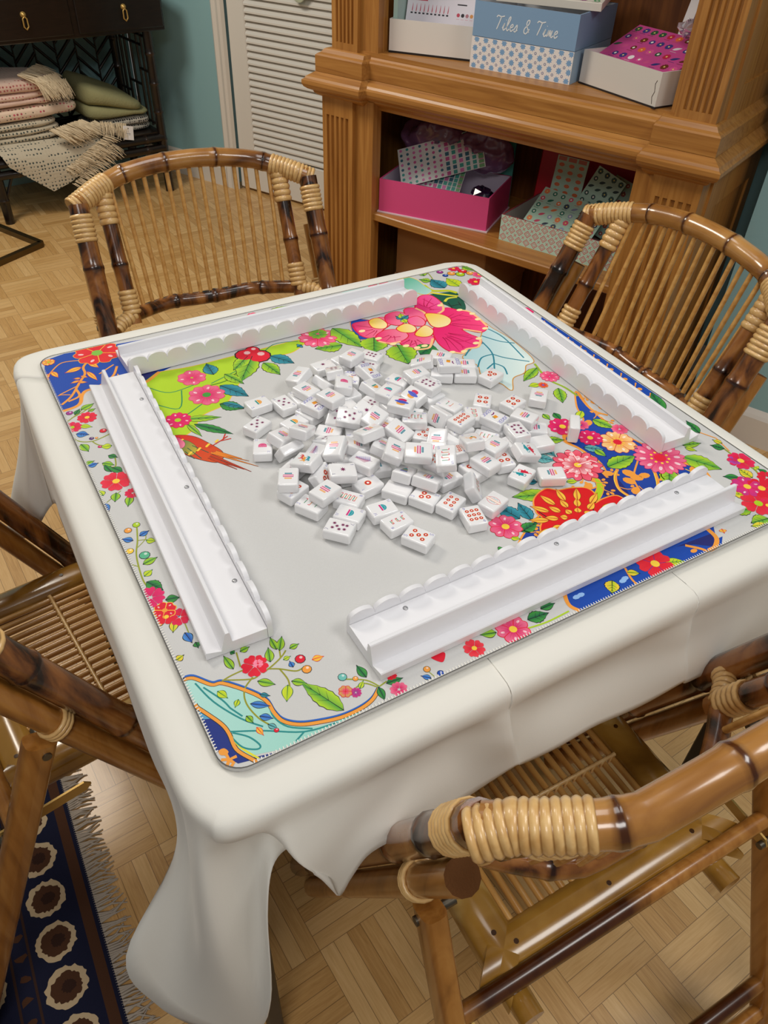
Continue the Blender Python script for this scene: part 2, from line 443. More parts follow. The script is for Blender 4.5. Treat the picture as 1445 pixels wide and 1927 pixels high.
# louvred bifold door: stiles, rails, slanted slats
d = thing('door_1', 'white louvred closet door beside the wooden bookcase', 'door'); at_wall(d); structure(d)
for k in range(2):
    x0 = 0.072 + k * 0.765
    f = MB()
    f.bbox(x0, x0 + .1, .012, .046, .012, 2.06, .004); f.bbox(x0 + .66, x0 + .76, .012, .046, .012, 2.06, .004)
    f.bbox(x0 + .1, x0 + .66, .012, .046, .012, .19, .004); f.bbox(x0 + .1, x0 + .66, .012, .046, 1.96, 2.06, .004); f.bbox(x0 + .1, x0 + .66, .012, .046, 1.0, 1.1, .004)
    structure(f.build('door_frame', M_door, d))
    s = MB(); z = .2
    while z < 1.95:
        if not 0.97 < z < 1.1:
            s.add([(x0 + .1, .046, z + .034), (x0 + .66, .046, z + .034), (x0 + .66, .012, z), (x0 + .1, .012, z),
                   (x0 + .1, .046, z + .041), (x0 + .66, .046, z + .041), (x0 + .66, .012, z + .007), (x0 + .1, .012, z + .007)],
                  [(0, 1, 2, 3), (7, 6, 5, 4), (3, 2, 6, 7), (1, 0, 4, 5)])
        z += .0285
    structure(s.build('louvre_slats', M_door, d))
sg = on_plane(566, -14, (WB[0], WB[1], 0), (.891, .454, 0)) + Vector((-.891, -.454, 0)) * .012
o = MB().lathe([(0, 0), (.032, 0), (.034, .002), (.034, .006), (.032, .008), (0, .008)], 20).build('door_hanger', plain('pale_green_enamel', rgb(206, 220, 200), .4)); o.location = sg
o.rotation_euler = (math.radians(90), 0, math.radians(WA)); tag(o, 'pale green round hanger on the louvred door, cut by the top edge', 'door hanger')
structure(at_wall(MB().box(0.07, 1.6, 0.05, 0.07, 0, 2.08).build('wall_back.003', M_door)))
# pier at the far right, and the wall behind the bookcase
BO = Vector((0.60048, 1.57146, 0)); BA = math.radians(-66.3)
def at_case(o): o.location = BO; o.rotation_euler = (0, 0, BA); return o
structure(at_case(MB().box(1.289, 3.6, 0.332, 0.72, 0, 2.7).build('wall_right', M_teal)))
structure(at_case(MB().box(-0.02, 1.289, 0.62, 0.72, 0, 2.7).build('wall_back.004', M_teal)))
structure(at_case(MB().prism([(0, 0), (-.014, 0), (-.014, .09), (-.009, .1), (0, .115)], lambda a, b, dd: (dd, .62 + a, b), 1.2, 1.287).build('baseboard_right', M_trim)))
structure(at_case(MB().prism([(0, 0), (-.014, 0), (-.014, .09), (-.009, .1), (0, .115)], lambda a, b, dd: (dd, .332 + a, b), 1.289, 3.6).build('baseboard_right.001', M_trim)))

# ================================================================ pine bookcase
PINE = [(0.25, rgb(144, 92, 38)), (0.5, rgb(168, 114, 52)), (0.75, rgb(184, 131, 66))]
M_pine_v = grain('honey_pine_upright', PINE, 6.0, (14, 14, 0.7), 0.42, 0.15, 0.8, rnd=False)
M_pine_h = grain('honey_pine_board', PINE, 6.0, (0.7, 14, 14), 0.42, 0.15, 0.8, rnd=False)
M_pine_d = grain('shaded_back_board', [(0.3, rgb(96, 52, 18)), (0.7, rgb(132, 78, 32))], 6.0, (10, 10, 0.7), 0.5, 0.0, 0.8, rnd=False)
bc = at_case(thing('bookcase', 'tall honey pine bookcase with fluted pilasters and a moulded ledge', 'bookcase'))
def pilaster(x0, x1, yf, yb, z0, z1, n, fz0, fz1, gx0=None, gx1=None):
    m = MB(); gx0 = gx0 or x0 + .012; gx1 = gx1 or x1 - .012
    prof = [(x0, yb), (x0, yf)]
    w = (gx1 - gx0) / n
    for i in range(n):
        c = gx0 + w * (i + .5); g = w * .3
        prof += [(c - g, yf), (c - g * .55, yf + .0065), (c + g * .55, yf + .0065), (c + g, yf)]
    prof += [(x1, yf), (x1, yb)]
    m.prism(prof, lambda a, b, dd: (a, b, dd), fz0, fz1)
    m.box(x0, x1, yf, yb, z0, fz0); m.box(x0, x1, yf, yb, fz1, z1)
    return m
pilaster(.05, .166, .035, .10, 0, .79, 5, .14, .735).build('pilaster', M_pine_v, bc)
pilaster(1.095, 1.218, .035, .10, 0, .79, 5, .14, .735).build('pilaster', M_pine_v, bc)
pilaster(.07, .163, .06, .12, .90, 2.0, 5, .925, 1.9).build('pilaster', M_pine_v, bc)
pilaster(1.10, 1.198, .06, .12, .90, 2.0, 5, .925, 1.9).build('pilaster', M_pine_v, bc)
for nm, a_ in (
    ('stile', (.166, .232, .05, .09, .0, .79)),
    ('stile', (1.045, 1.095, .05, .09, 0, .79)),
    ('side_panel', (.05, .075, .10, .52, 0, .79)),
    ('side_panel', (1.193, 1.218, .10, .52, 0, .79)),
    ('stile', (1.218, 1.224, .10, .16, .0, .79)),
    ('stile', (1.218, 1.224, .46, .52, 0, .79)),
    ('panel_rail', (1.218, 1.224, .16, .46, .70, .79)),
    ('panel_rail', (1.218, 1.224, .16, .46, 0, .12)),
    ('stile', (.163, .225, .075, .12, .905, 2.0)),
    ('stile', (1.085, 1.10, .075, .12, .905, 2.0)),
    ('side_panel', (.07, .09, .12, .49, .9, 2.0)),
    ('side_panel', (1.178, 1.198, .12, .49, .9, 2.0)),
    ('stile', (1.198, 1.204, .12, .18, .90, 2.0)),
    ('stile', (1.198, 1.204, .43, .49, .9, 2.0)),
    ('panel_rail', (1.198, 1.204, .18, .43, .9, .97)),
): MB().box(*a_).build(nm, M_pine_v, bc)

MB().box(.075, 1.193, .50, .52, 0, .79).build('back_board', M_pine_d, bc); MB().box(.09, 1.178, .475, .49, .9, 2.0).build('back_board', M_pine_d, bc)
def shelf(z0, z1, x0, x1, y0, y1): MB().bbox(x0, x1, y0, y1, z0, z1, .003).build('shelf', M_pine_h, bc)
shelf(.446, .470, .075, 1.193, .06, .50)
shelf(.05, .075, .075, 1.193, .06, .50)
shelf(1.42, 1.445, .09, 1.178, .1, .475)
shelf(1.85, 1.88, .09, 1.178, .1, .475)
# ledge: moulded edge that steps forward over the pilasters and returns along both ends
def ledge_path(ins):
    a, b = .0 + ins, 1.256 - ins; y = ins; m = .026 + ins
    return [(a, .53), (a, y), (.215 - ins * .4, y), (.222 - ins * .4, m), (1.048 + ins * .4, m), (1.055 + ins * .4, y), (b, y), (b, .53)]
def moulding(prof, name):
    m = MB(); rows = []
    for ins, z in prof: rows.append([Vector((x, y, z)) for x, y in ledge_path(ins)])
    m.grid(rows, smooth=False, flip=True)
    top = rows[-1]; n = len(top); m.add(top, [tuple(range(n))[::-1]]); m.add(rows[0], [tuple(range(n))])
    return m.build(name, M_pine_h, bc)
moulding([(.055, .765), (.05, .775), (.032, .785), (.026, .79), (.024, .795), (.012, .80), (.004, .806), (.0, .814), (.0, .824), (.006, .828), (.01, .834), (.03, .846), (.04, .848)], 'ledge')
moulding([(.03, .847), (.03, .888), (.034, .892), (.042, .896), (.05, .905), (.056, .907)], 'plinth')
MB().box(.09, 1.178, .072, .49, .892, .912).build('shelf', M_pine_h, bc)
cor = MB().box(.03, 1.24, .0, .52, 2.0, 2.08); cor.build('cornice', M_pine_h, bc)

# ---------------------------------------------------------------- boxes on the bookcase
M_card = ink('printed_card', 0.45)
M_matte = ink('matte_card', 0.75)
def film(name, c, alpha, rough=0.12):
    m, nt, b = mat(name)
    b.inputs['Base Color'].default_value = c; b.inputs['Roughness'].default_value = rough
    b.inputs['Alpha'].default_value = alpha; b.inputs['Coat Weight'].default_value = 1.0
    return m
M_film = film('clear_cellophane', (0.9, 0.9, 0.9, 1), 0.22, 0.08)
M_purple = film('thin_purple_plastic', rgb(124, 84, 120), 0.9, 0.22)
def case_pt(u, v, z): return Matrix.Rotation(BA, 4, 'Z') @ Vector((u, v, z)) + BO
def case_thing(name, label, cat, u, v, z, rot, group=None):
    return thing(name, label, cat, case_pt(u, v, z), BA + math.radians(rot), group)
def open_box(w, d, h, out, inside, t=.004, base=None):
    m = MB()
    m.box(0, w, 0, d, 0, t, 0, None, base or out)
    for (a, b, c_, e) in ((0, w, 0, t), (0, w, d - t, d), (0, t, t, d - t), (w - t, w, t, d - t)):
        m.box(a, b, c_, e, t, h, 0, None, out)
    i = .0006
    m.add([(t + i, t + i, t + i), (w - t - i, t + i, t + i), (w - t - i, d - t - i, t + i), (t + i, d - t - i, t + i)], [(0, 1, 2, 3)], 0, inside)
    for a, b in (((t + i, t + i), (w - t - i, t + i)), ((w - t - i, t + i), (w - t - i, d - t - i)), ((w - t - i, d - t - i), (t + i, d - t - i)), ((t + i, d - t - i), (t + i, t + i))):
        m.add([(a[0], a[1], t), (b[0], b[1], t), (b[0], b[1], h - .001), (a[0], a[1], h - .001)], [(3, 2, 1, 0)], 0, inside)
    return m
def sheet(name, label, cat, parent_fn, w, h, base, draw, loc, rz, tilt, th=.0025, group=None, yaw=0.0, mat_=None):
    """a printed sheet or tray standing or leaning; local x right, y up the sheet"""
    m = MB(); m.bbox(0, w, 0, h, -th, 0, min(.0008, th / 3), 0, None, base)
    k = Ink(m, lambda x, y, z: (x, y, z + .00008), layer=.00004)
    draw(k, w, h)
    o = m.build(name, mat_ or M_card); o.location = loc
    o.matrix_world = Matrix.Translation(loc) @ Matrix.Rotation(rz, 4, 'Z') @ Matrix.Rotation(tilt, 4, 'X') @ Matrix.Rotation(yaw, 4, 'Z')
    return tag(o, label, cat, group)
SZ = .9122
# white open box, left end of the upper shelf
b1 = case_thing('gift_box', 'open white box with a rules leaflet at the left of the upper bookcase shelf', 'box', .236, .112, SZ, 16)
open_box(.285, .225, .082, rgb(226, 220, 212), rgb(222, 220, 216)).build('box_body', M_card, b1)
MB().box(-.001, .286, -.001, .226, -.0005, .005, 0, None, rgb(30, 26, 26)).build('box_base', M_card, b1)
def leaflet(k, w, h):
    red, blk, pk = rgb(196, 70, 92), rgb(40, 36, 44), rgb(222, 172, 182)
    k.stroke([(.03 * w, .60 * h), (.28 * w, .60 * h)], .004, red)
    k.blob([(.32 * w, .64 * h), (.36 * w, .8 * h), (.43 * w, .95 * h), (.42 * w, .75 * h), (.36 * w, .62 * h)], rgb(206, 128, 136))
    k.stroke(smooth([(.44 * w, .72 * h), (.5 * w, .76 * h), (.53 * w, .70 * h), (.57 * w, .76 * h), (.6 * w, .72 * h), (.64 * w, .78 * h)], 5, False), .0012, blk)
    for i in range(10):
        x = (.06 + .055 * i) * w
        for (y, c) in ((.42, red), (.12, blk)):
            k.poly([(x, y * h), (x + .03 * w, y * h), (x + .03 * w, (y + .02) * h), (x, (y + .02) * h)], blk, 1)
            k.blob([(x + .003, (y + .03) * h), (x + .026 * w, (y + .05) * h), (x + .022 * w, (y + .13) * h), (x + .004, (y + .12) * h)], c, 1, n=3)
    for i in range(4):
        for j in range(3):
            k.disc((.72 + .06 * i) * w, (.45 - .16 * j) * h, .005, (red, blk, rgb(180, 120, 130), rgb(220, 150, 80))[(i + j) % 4], 1, 7)
            k.stroke([((.70 + .06 * i) * w, (.40 - .16 * j) * h), ((.74 + .06 * i) * w, (.40 - .16 * j) * h)], .0012, pk)
    k.stroke([(.69 * w, .58 * h), (.82 * w, .58 * h)], .003, blk)
R16 = BA + math.radians(16)
def box_pt(o, x, y, z): return Matrix.Translation(o.location) @ Matrix.Rotation(o.rotation_euler.z, 4, 'Z') @ Vector((x, y, z))
sheet('leaflet', 'printed rules leaflet with rows of small red and black symbols in the white box', 'leaflet', None, .212, .19, rgb(228, 222, 230), leaflet,
      box_pt(b1, .022, .05, .012), R16, math.radians(72), .0012)
o = MB().bbox(0, .05, 0, .06, 0, .1, .008).build('film_bag', M_film); o.location = box_pt(b1, .23, .06, .006); o.rotation_euler = (0, 0, R16)
tag(o, 'clear crumpled plastic bag at the right end of the open white box with leaflet', 'bag')
o = MB().box(0, .012, 0, .2, 0, .16, 0, None, rgb(176, 206, 196)).build('pale_green_box', M_card); o.location = box_pt(b1, .006, .012, .006); o.rotation_euler = (0, 0, R16)
tag(o, 'pale green thin box standing at the left inside the white box', 'box')

# blue and star patterned mahjong gift box
b2 = case_thing('gift_box', 'pale blue box with white script lettering over a star patterned base', 'box', .50, .122, SZ, 2.4)
w, dd = .292, .245
m = open_box(w, dd, .073, rgb(150, 178, 204), rgb(230, 228, 226))
k = Ink(m, lambda x, y, z: (x, -z - .0003, y), layer=.0001)
k.poly([(0, 0), (w, 0), (w, .073), (0, .073)], rgb(232, 226, 222), 0)
for i in range(11):
    for j in range(4):
        x, y = .012 + i * .027 + (j % 2) * .003, .006 + j * .0205
        pts = []
        for q in range(16):
            a = math.pi * q / 8 + .2; r = .0088 if q % 2 == 0 else .0054
            pts.append((max(.001, min(w - .001, x + r * math.cos(a))), max(.001, min(.072, y + r * math.sin(a)))))
        k.poly(pts, rgb(126, 164, 202), 1)
        if x + .0145 < w and y + .0085 < .071:
            k.disc(x + .0135, y + .0095, .0036, rgb(142, 146, 168), 1, 10); k.disc(x + .0135, y + .0095, .0016, rgb(232, 226, 222), 2, 8)
m.build('box_base', M_card, b2)
m = open_box(w, dd, .078, rgb(128, 160, 192), rgb(216, 220, 226))
ld = m.build('box_lid', M_card, b2); ld.location = (.0, .0, .0742)
SC = {'T': [[(0, .85), (.12, .98), (.5, .92), (.85, 1.0)], [(.5, .93), (.42, .5), (.28, .0)]],
      'i': [[(.0, .12), (.16, .5), (.1, .12), (.2, .0), (.36, .14)], [(.24, .72), (.26, .75)]],
      'l': [[(0, .12), (.26, .8), (.2, 1.0), (.08, .8), (.06, .2), (.2, 0), (.36, .15)]],
      'e': [[(0, .2), (.3, .34), (.22, .5), (.06, .36), (.08, .1), (.22, 0), (.42, .16)]],
      's': [[(0, .12), (.24, .5), (.3, .2), (.2, 0), (.02, .06)], [(.24, .04), (.4, .16)]],
      '&': [[(.62, .1), (.2, .62), (.22, .9), (.42, .92), (.4, .66), (.08, .34), (.1, .06), (.36, 0), (.6, .34)]],
      'm': [[(0, .0), (.12, .48), (.1, .06), (.28, .48), (.3, .06), (.48, .48), (.46, .1), (.56, 0), (.7, .14)]]}
k2 = MB(); kk = Ink(k2, lambda x, y, z: (x, -z - .0004, y), layer=.0001)
x = .062; s = .031
for ch in 'Tiles & Time':
    if ch == ' ': x += .5 * s; continue
    wd = 0
    for g in SC[ch]:
        q = smooth([(x + (a * .82 + b * .18) * s, .022 + b * s) for a, b in g], 5, False)
        kk.stroke(q, .0026, rgb(226, 230, 232), 1); wd = max(wd, max(a for a, b in g))
    x += (wd * .78 + .06) * s
k2.build('lettering', M_card, ld)
def motifs(k, w, h, cols, nx, ny, seed=1, r=.0075, lines=True):
    rnd = random.Random(seed)
    for i in range(nx):
        for j in range(ny):
            x, y = w * (i + .5) / nx, h * (j + .5) / ny; c = rnd.choice(cols); t = rnd.random()
            if t < .4: k.flower(x, y, r, 5, c, c, rgb(240, 220, 120), L=1, rot=rnd.random())
            elif t < .7: k.disc(x, y, r * .8, c, 1, 10); k.disc(x, y, r * .35, rgb(240, 236, 226), 2, 8)
            else: k.leaf((x - r, y - r * .6), (x + r, y + r * .6), r * .9, c, mixc(c, (0, 0, 0, 1), .3), L=1)
            if lines and rnd.random() < .6: k.stroke([(x - r, y - r * 1.25), (x + r * .8, y - r * 1.25)], .0012, mixc(c, (0, 0, 0, 1), .3))
fr = [rgb(230, 150, 60), rgb(200, 50, 110), rgb(60, 150, 90), rgb(240, 200, 70), rgb(150, 60, 130), rgb(120, 190, 180)]
t1 = sheet('tile_tray', 'white tray of colourful fruit and shell tiles lying on the blue box', 'tile tray', None, .27, .22, rgb(224, 218, 206),
      lambda k, w, h: motifs(k, w, h, fr, 8, 6, 3, .0105), box_pt(b2, .052, .012, .172), BA + math.radians(13), math.radians(6), .018)
# white box with pink tiles, right end of the upper shelf
b3 = case_thing('gift_box', 'open white box with a torn corner holding pink tiles, right of the blue box', 'box', .800, .173, SZ, -23)
open_box(.268, .20, .076, rgb(214, 208, 200), rgb(216, 212, 208)).build('box_body', M_card, b3)
MB().box(-.001, .269, -.001, .201, -.0005, .004, 0, None, rgb(34, 26, 26)).build('box_base', M_card, b3)
m = MB(); k = Ink(m, lambda x, y, z: (x, -z - .0003, y))
k.stroke([(.256, .008), (.252, .022), (.257, .034), (.254, .05), (.258, .058)], .0016, rgb(60, 40, 30)); m.build('torn_edge', M_card, b3)
pk = [rgb(40, 90, 60), rgb(60, 60, 130), rgb(230, 110, 60), rgb(190, 40, 70), rgb(240, 236, 240), rgb(110, 50, 30), rgb(220, 90, 150)]
RB3 = BA + math.radians(-23)
sheet('tile_tray', 'magenta tray of character tiles lying in the white box with the torn corner', 'tile tray', None, .25, .17, rgb(196, 74, 140),
      lambda k, w, h: motifs(k, w, h, pk, 9, 5, 5, .0105), box_pt(b3, .006, .014, .052), RB3, math.radians(24), .016)
sheet('tile_tray', 'tall pink printed lid leaning behind the magenta tray at the right', 'box lid', None, .16, .2, rgb(198, 120, 168),
      lambda k, w, h: motifs(k, w, h, [rgb(212, 60, 130), rgb(170, 60, 120), rgb(226, 170, 200)], 5, 6, 6, .011), box_pt(b3, .10, .226, .0), RB3, math.radians(74), .006)
o = MB().box(0, .03, 0, .006, 0, .2, 0, None, rgb(226, 220, 220)).build('white_lid_edge', M_card); o.location = box_pt(b3, .062, .228, 0); o.rotation_euler = (math.radians(-14), 0, RB3)
tag(o, 'white lid edge leaning at the left of the tall pink lid', 'box lid')
def bag(nx, ny, fn, amp, seed):
    G = []
    for i in range(nx + 1):
        row = []
        for j in range(ny + 1):
            p = Vector(fn(i / nx, j / ny)); d = noise.noise(p * 26 + Vector((seed, 0, 0))) + .6 * abs(noise.noise(p * 60 + Vector((0, seed, 0))))
            row.append(p * (1 + 0 * d) + Vector((noise.noise(p * 40) * amp * .6, -d * amp, d * amp)))
        G.append(row)
    return MB().grid(G)
def crumple(nx, ny, fn, amp, seed):
    rnd = random.Random(seed); G = []
    for i in range(nx + 1):
        G.append([Vector(fn(i / nx, j / ny)) + Vector((rnd.uniform(-amp, amp), rnd.uniform(-amp, amp), rnd.uniform(-amp, amp))) for j in range(ny + 1)])
    return MB().grid(G, smooth=False)
def ball(rx_, ry_, rz_, cx=0, cy=0, cz=0):
    return lambda u, v: (cx + rx_ * math.cos(2 * math.pi * u) * math.sin(math.pi * v), cy + ry_ * math.sin(2 * math.pi * u) * math.sin(math.pi * v), cz + rz_ * math.cos(math.pi * (1 - v)))
M_foil = plain('crumpled_clear_wrap', rgb(214, 196, 204), 0.12, 0.6)
o = crumple(14, 7, ball(.03, .02, .016), .006, 4).build('cellophane_wad', M_foil); o.location = box_pt(b3, .2, .13, .145); o.rotation_euler = (0, 0, RB3)
tag(o, 'shiny crumpled cellophane wad on top of the magenta tray', 'wrapping')

# ---- lower shelf (z .47)
LZ = .4702
b4 = case_thing('gift_box', 'open hot pink box at the left of the lower bookcase shelf', 'box', .238, .082, LZ, 12.5)
MB().box(-.004, .365, -.004, .236, 0, .004, 0, None, rgb(226, 206, 216)).build('box_base', M_card, b4)
m = open_box(.36, .23, .098, rgb(222, 78, 136), rgb(206, 196, 214)); pb = m.build('box_body', M_card, b4); pb.location = (0, 0, .0042)
MB().box(0, .36, .0, .005, 0, .205, 0, None, rgb(66, 160, 148)).build('box_lid', M_card, b4).location = (0, .231, .005)
RB4 = BA + math.radians(12.5)
def stickers(k, w, h):
    rnd = random.Random(2); cs = [rgb(70, 160, 150), rgb(216, 120, 180), rgb(60, 110, 130), rgb(200, 90, 150)]
    for i in range(13):
        for j in range(8):
            x, y = w * (i + .5) / 13, h * (j + .5) / 8; c = rnd.choice(cs)
            if i < 7: k.disc(x, y, .0048, c, 1, 8)
            else: k.poly([(x - .006, y - .006), (x + .006, y - .006), (x + .006, y + .006), (x - .006, y + .006)], c, 1)
    for j in range(9): k.poly([(w * .93, h * (j + .1) / 9), (w * .99, h * (j + .1) / 9), (w * .99, h * (j + .9) / 9), (w * .93, h * (j + .9) / 9)], rgb(120, 170, 120), 1)
sheet('sticker_sheet', 'white sheet of teal and pink stickers tilted up in the hot pink box', 'sticker sheet', None, .27, .125, rgb(222, 222, 220), stickers,
      box_pt(b4, .055, .05, .068), RB4, math.radians(50), .001, None, math.radians(24))
sheet('sticker_sheet', 'second sticker sheet lying flatter behind the tilted one in the pink box', 'sticker sheet', None, .2, .11, rgb(216, 218, 216), stickers,
      box_pt(b4, .04, .075, .078), RB4, math.radians(46), .001)
pb_ = thing('plastic_bag', 'crinkled translucent purple plastic bags stuffed behind the sticker sheets', 'plastic bag', box_pt(b4, .16, .16, .1), RB4)
bag(64, 32, ball(.11, .04, .07, -.06, .03, .085), .014, 8).build('bag_body', M_purple, pb_)
bag(64, 32, ball(.11, .04, .065, .1, .03, .07), .014, 9).build('bag_body', M_purple, pb_)
M_darkp = plain('dark_purple_film', rgb(40, 22, 54), 0.15, 0.0, 0.6, 0.8)
o = crumple(12, 7, ball(.035, .03, .02), .006, 10).build('dark_plastic_wad', M_darkp); o.location = box_pt(b4, .315, .07, .088); o.rotation_euler = (0, 0, RB4)
tag(o, 'dark purple plastic wad at the right end of the hot pink box', 'wrapping')
# mint lattice box
b5 = case_thing('gift_box', 'mint box with a coral lattice pattern, right side of the lower bookcase shelf', 'box', .646, .143, LZ, .5)
w = .39
m = open_box(w, .24, .075, rgb(150, 60, 70), rgb(190, 186, 180))
k = Ink(m, lambda x, y, z: (x, -z - .0003, y), layer=.0001)
k.poly([(0, 0), (w, 0), (w, .075), (0, .075)], rgb(188, 218, 200), 0)
cr = rgb(206, 96, 98)
for i in range(15):
    for j in range(3):
        x, y = .013 + i * .0262, .0125 + j * .025
        k.stroke([(x - .0105, y), (x, y + .0098), (x + .0105, y), (x, y - .0098)], .0026, cr, 1, True)
        k.stroke([(x - .0055, y), (x, y + .005), (x + .0055, y), (x, y - .005)], .0017, cr, 1, True)
        for (sx, sy) in ((1, 1), (-1, 1)): k.stroke([(x + .0131 - .004 * sx, y + .0125 * (1 if j < 2 else .9) - .004 * sy), (x + .0131 + .004 * sx, y + .0125 * (1 if j < 2 else .9) + .004 * sy)], .0016, cr)
m.build('box_body', M_card, b5)
RB5 = BA + math.radians(.5)
def pump(k, w, h):
    for i in range(3):
        k.poly([(w * (.04 + .32 * i), h * .93), (w * (.3 + .32 * i), h * .93), (w * (.3 + .32 * i), h * .99), (w * (.04 + .32 * i), h * .99)], rgb(190, 110, 90), 1)
        for j in range(9): k.disc(w * (.18 + .32 * i), h * (.87 - .1 * j), .009, rgb(212, 110, 66), 1, 9, .6)
def greens(k, w, h): motifs(k, w, h, [rgb(46, 84, 76), rgb(40, 70, 70)], 4, 9, 11, .0085, False)
def birds(k, w, h): motifs(k, w, h, [rgb(176, 70, 66), rgb(160, 64, 60)], 6, 7, 12, .0075, False)
def chars(k, w, h): motifs(k, w, h, [rgb(220, 80, 110), rgb(50, 120, 100), rgb(236, 130, 80), rgb(150, 160, 190), rgb(60, 70, 90)], 8, 5, 13, .009)
MI = rgb(174, 206, 188)
sheet('sticker_sheet', 'mint sheet with columns of orange pumpkins standing in the lattice box', 'sticker sheet', None, .1, .185, MI, pump, box_pt(b5, .06, .16, .03), RB5, math.radians(78), .001)
sheet('sticker_sheet', 'mint sheet with dark green motifs, slanted in the lattice box', 'sticker sheet', None, .1, .2, MI, greens, box_pt(b5, .13, .13, .03), RB5, math.radians(68), .001, None, math.radians(-18))
sheet('sticker_sheet', 'mint sheet with rows of red birds standing in the lattice box', 'sticker sheet', None, .19, .17, MI, birds, box_pt(b5, .20, .17, .03), RB5, math.radians(72), .001, None, math.radians(-14))
sheet('sticker_sheet', 'mint sheet of little multicoloured figures lying across the lattice box', 'sticker sheet', None, .22, .12, MI, chars, box_pt(b5, .05, .045, .06), RB5, math.radians(38), .001, None, math.radians(-6))
o = MB().bbox(0, .34, 0, .01, 0, .21, .004, 0, None, rgb(196, 30, 44)).build('red_box_lid', M_card); o.location = box_pt(b5, -.03, .252, 0); o.rotation_euler = (math.radians(-8), 0, RB5)
tag(o, 'bright red lid leaning behind the mint sticker sheets', 'box lid')
o = crumple(14, 8, ball(.05, .035, .03), .007, 14).build('dark_bag', plain('dark_green_film', rgb(44, 70, 66), .15, 0, .6, .8)); o.location = box_pt(b5, .345, .075, .07); o.rotation_euler = (0, 0, RB5)
tag(o, 'dark glossy film bag at the right end of the lattice box', 'bag')
M_kraft = plain('kraft_cardboard', rgb(150, 104, 58), 0.8)
for z0, z1, dx, lb in ((.0752, .25, 0, 'brown cardboard box at the bottom of the bookcase, lower of two'), (.2505, .415, .006, 'brown cardboard box at the bottom of the bookcase, upper of two')):
    q = case_thing('cardboard_box', lb, 'box', .26 + dx, .15, z0, 0, None)
    MB().bbox(0, .34, 0, .3, 0, z1 - z0, .003).build('box_body', M_kraft, q)
    MB().box(.0, .34, .12, .17, z1 - z0, z1 - z0 + .0006).build('tape', plain('parcel_tape', rgb(186, 150, 100), .3), q)
o = MB().bbox(0, .2, 0, .26, 0, .01, .002, 0, None, rgb(200, 196, 190)).build('printed_folder', M_card); o.location = case_pt(.86, .12, .0756); o.rotation_euler = (0, 0, BA)
tag(o, 'pale printed folder lying on the bottom of the bookcase behind the right chair', 'folder')

# ================================================================ dark bamboo console with folded throws
KO = Vector((-.18, 3.07, 0)); KA = math.radians(8.48)
def at_console(o): o.location = KO; o.rotation_euler = (0, 0, KA); return o
M_ebony = grain('black_lacquer', [(0.3, rgb(12, 8, 7)), (0.7, rgb(27, 18, 14))], 5, (2, 14, 14), 0.32, 0.3, use_ink=True)
M_brass = plain('aged_brass', rgb(190, 156, 88), 0.4, 0.6)
kc = at_console(thing('console_table', 'black bamboo console table with two drawers and an open shelf, far left', 'console table'))
def bamboo(path, r, nodes=(), n=12, m=None, dark=(0.25, 0.16, 0.1, 1), base=WHITE, step=.02, bulge=1.14, taper=1.0, capm=None):
    """tube with swollen ringed nodes at given distances"""
    mb = m or MB(); pts = [Vector(p) for p in path]
    L = [0]
    for a, b in zip(pts, pts[1:]): L.append(L[-1] + (b - a).length)
    tot = L[-1]; ds = sorted(set([i * tot / max(2, int(tot / step)) for i in range(max(2, int(tot / step)) + 1)] + [max(0, min(tot, x + e)) for x in nodes for e in (-.008, -.004, -.0015, .0015, .004, .008)]))
    def at(d):
        for i in range(len(pts) - 1):
            if d <= L[i + 1] + 1e-9: t = (d - L[i]) / max(1e-9, L[i + 1] - L[i]); return pts[i].lerp(pts[i + 1], t)
        return pts[-1]
    P_, R_, C_ = [], [], []
    for d in ds:
        k = min([abs(d - x) for x in nodes] or [9]); f = 1.0; c = base
        if k < .0095:
            f = 1 + (bulge - 1) * (1 - k / .0095)
            if k < .0012: f = bulge * .97
            if k < .002: c = dark
            elif k < .005: c = mixc(base, dark, .35)
        P_.append(at(d)); R_.append(r * f * (1 + (taper - 1) * d / tot)); C_.append(c)
    return mb.tube(P_, R_, n, 0, C_, capm=capm)
gold = (3.0, 2.2, 1.2, 1)
for i, (x, y) in enumerate(((0, 0), (.787, 0), (0, .4), (.787, .4))):
    bamboo([(x, y, 0), (x, y, .69)], .021, (.1, .24, .36, .48, .6), dark=gold).build('leg', M_ebony, kc)
MB().bbox(-.06, .864, -.03, .44, .69, .86, .004).build('drawer_case', M_ebony, kc)
for x0, x1, hx in ((.04, .45, .26), (.475, .855, .681)):
    dr = MB().bbox(x0, x1, -.038, -.028, .705, .845, .003).build('drawer', M_ebony, kc)
    h = MB(); h.lathe([(.0, 0), (.012, 0), (.011, .006), (.004, .012), (0, .014)], 12, Matrix.Translation((hx, -.038, .79)) @ Matrix.Rotation(math.radians(90), 4, 'X'))
    h.tube([(hx - .008, -.05, .778), (hx - .009, -.05, .75), (hx, -.05, .74), (hx + .009, -.05, .75), (hx + .008, -.05, .778), (hx, -.05, .785)], .003, 8, closed=True)
    h.build('drawer_pull', M_brass, dr)
MB().box(-.06, .864, -.03, .44, .862, .88).build('tabletop', M_ebony, kc)
s = MB().box(0, .787, 0, .4, .262, .276); s.build('shelf', M_ebony, kc)
for z in (.25, .205):
    bamboo([(0, -.008, z), (.787, -.008, z)], .018, (.09, .2, .42, .54, .7), dark=gold).build('shelf_rail', M_ebony, kc)
    bamboo([(.787, 0, z), (.787, .4, z)], .016, (.1, .3), dark=gold).build('shelf_rail', M_ebony, kc)
for (a, b) in (((.0, -.005, .08), (.06, -.005, .2)), ((.787, -.005, .09), (.72, -.005, .2)), ((.787, .1, .18), (.787, .02, .06))):
    MB().tube([a, b], .007, 8).build('bracket', M_ebony, kc)
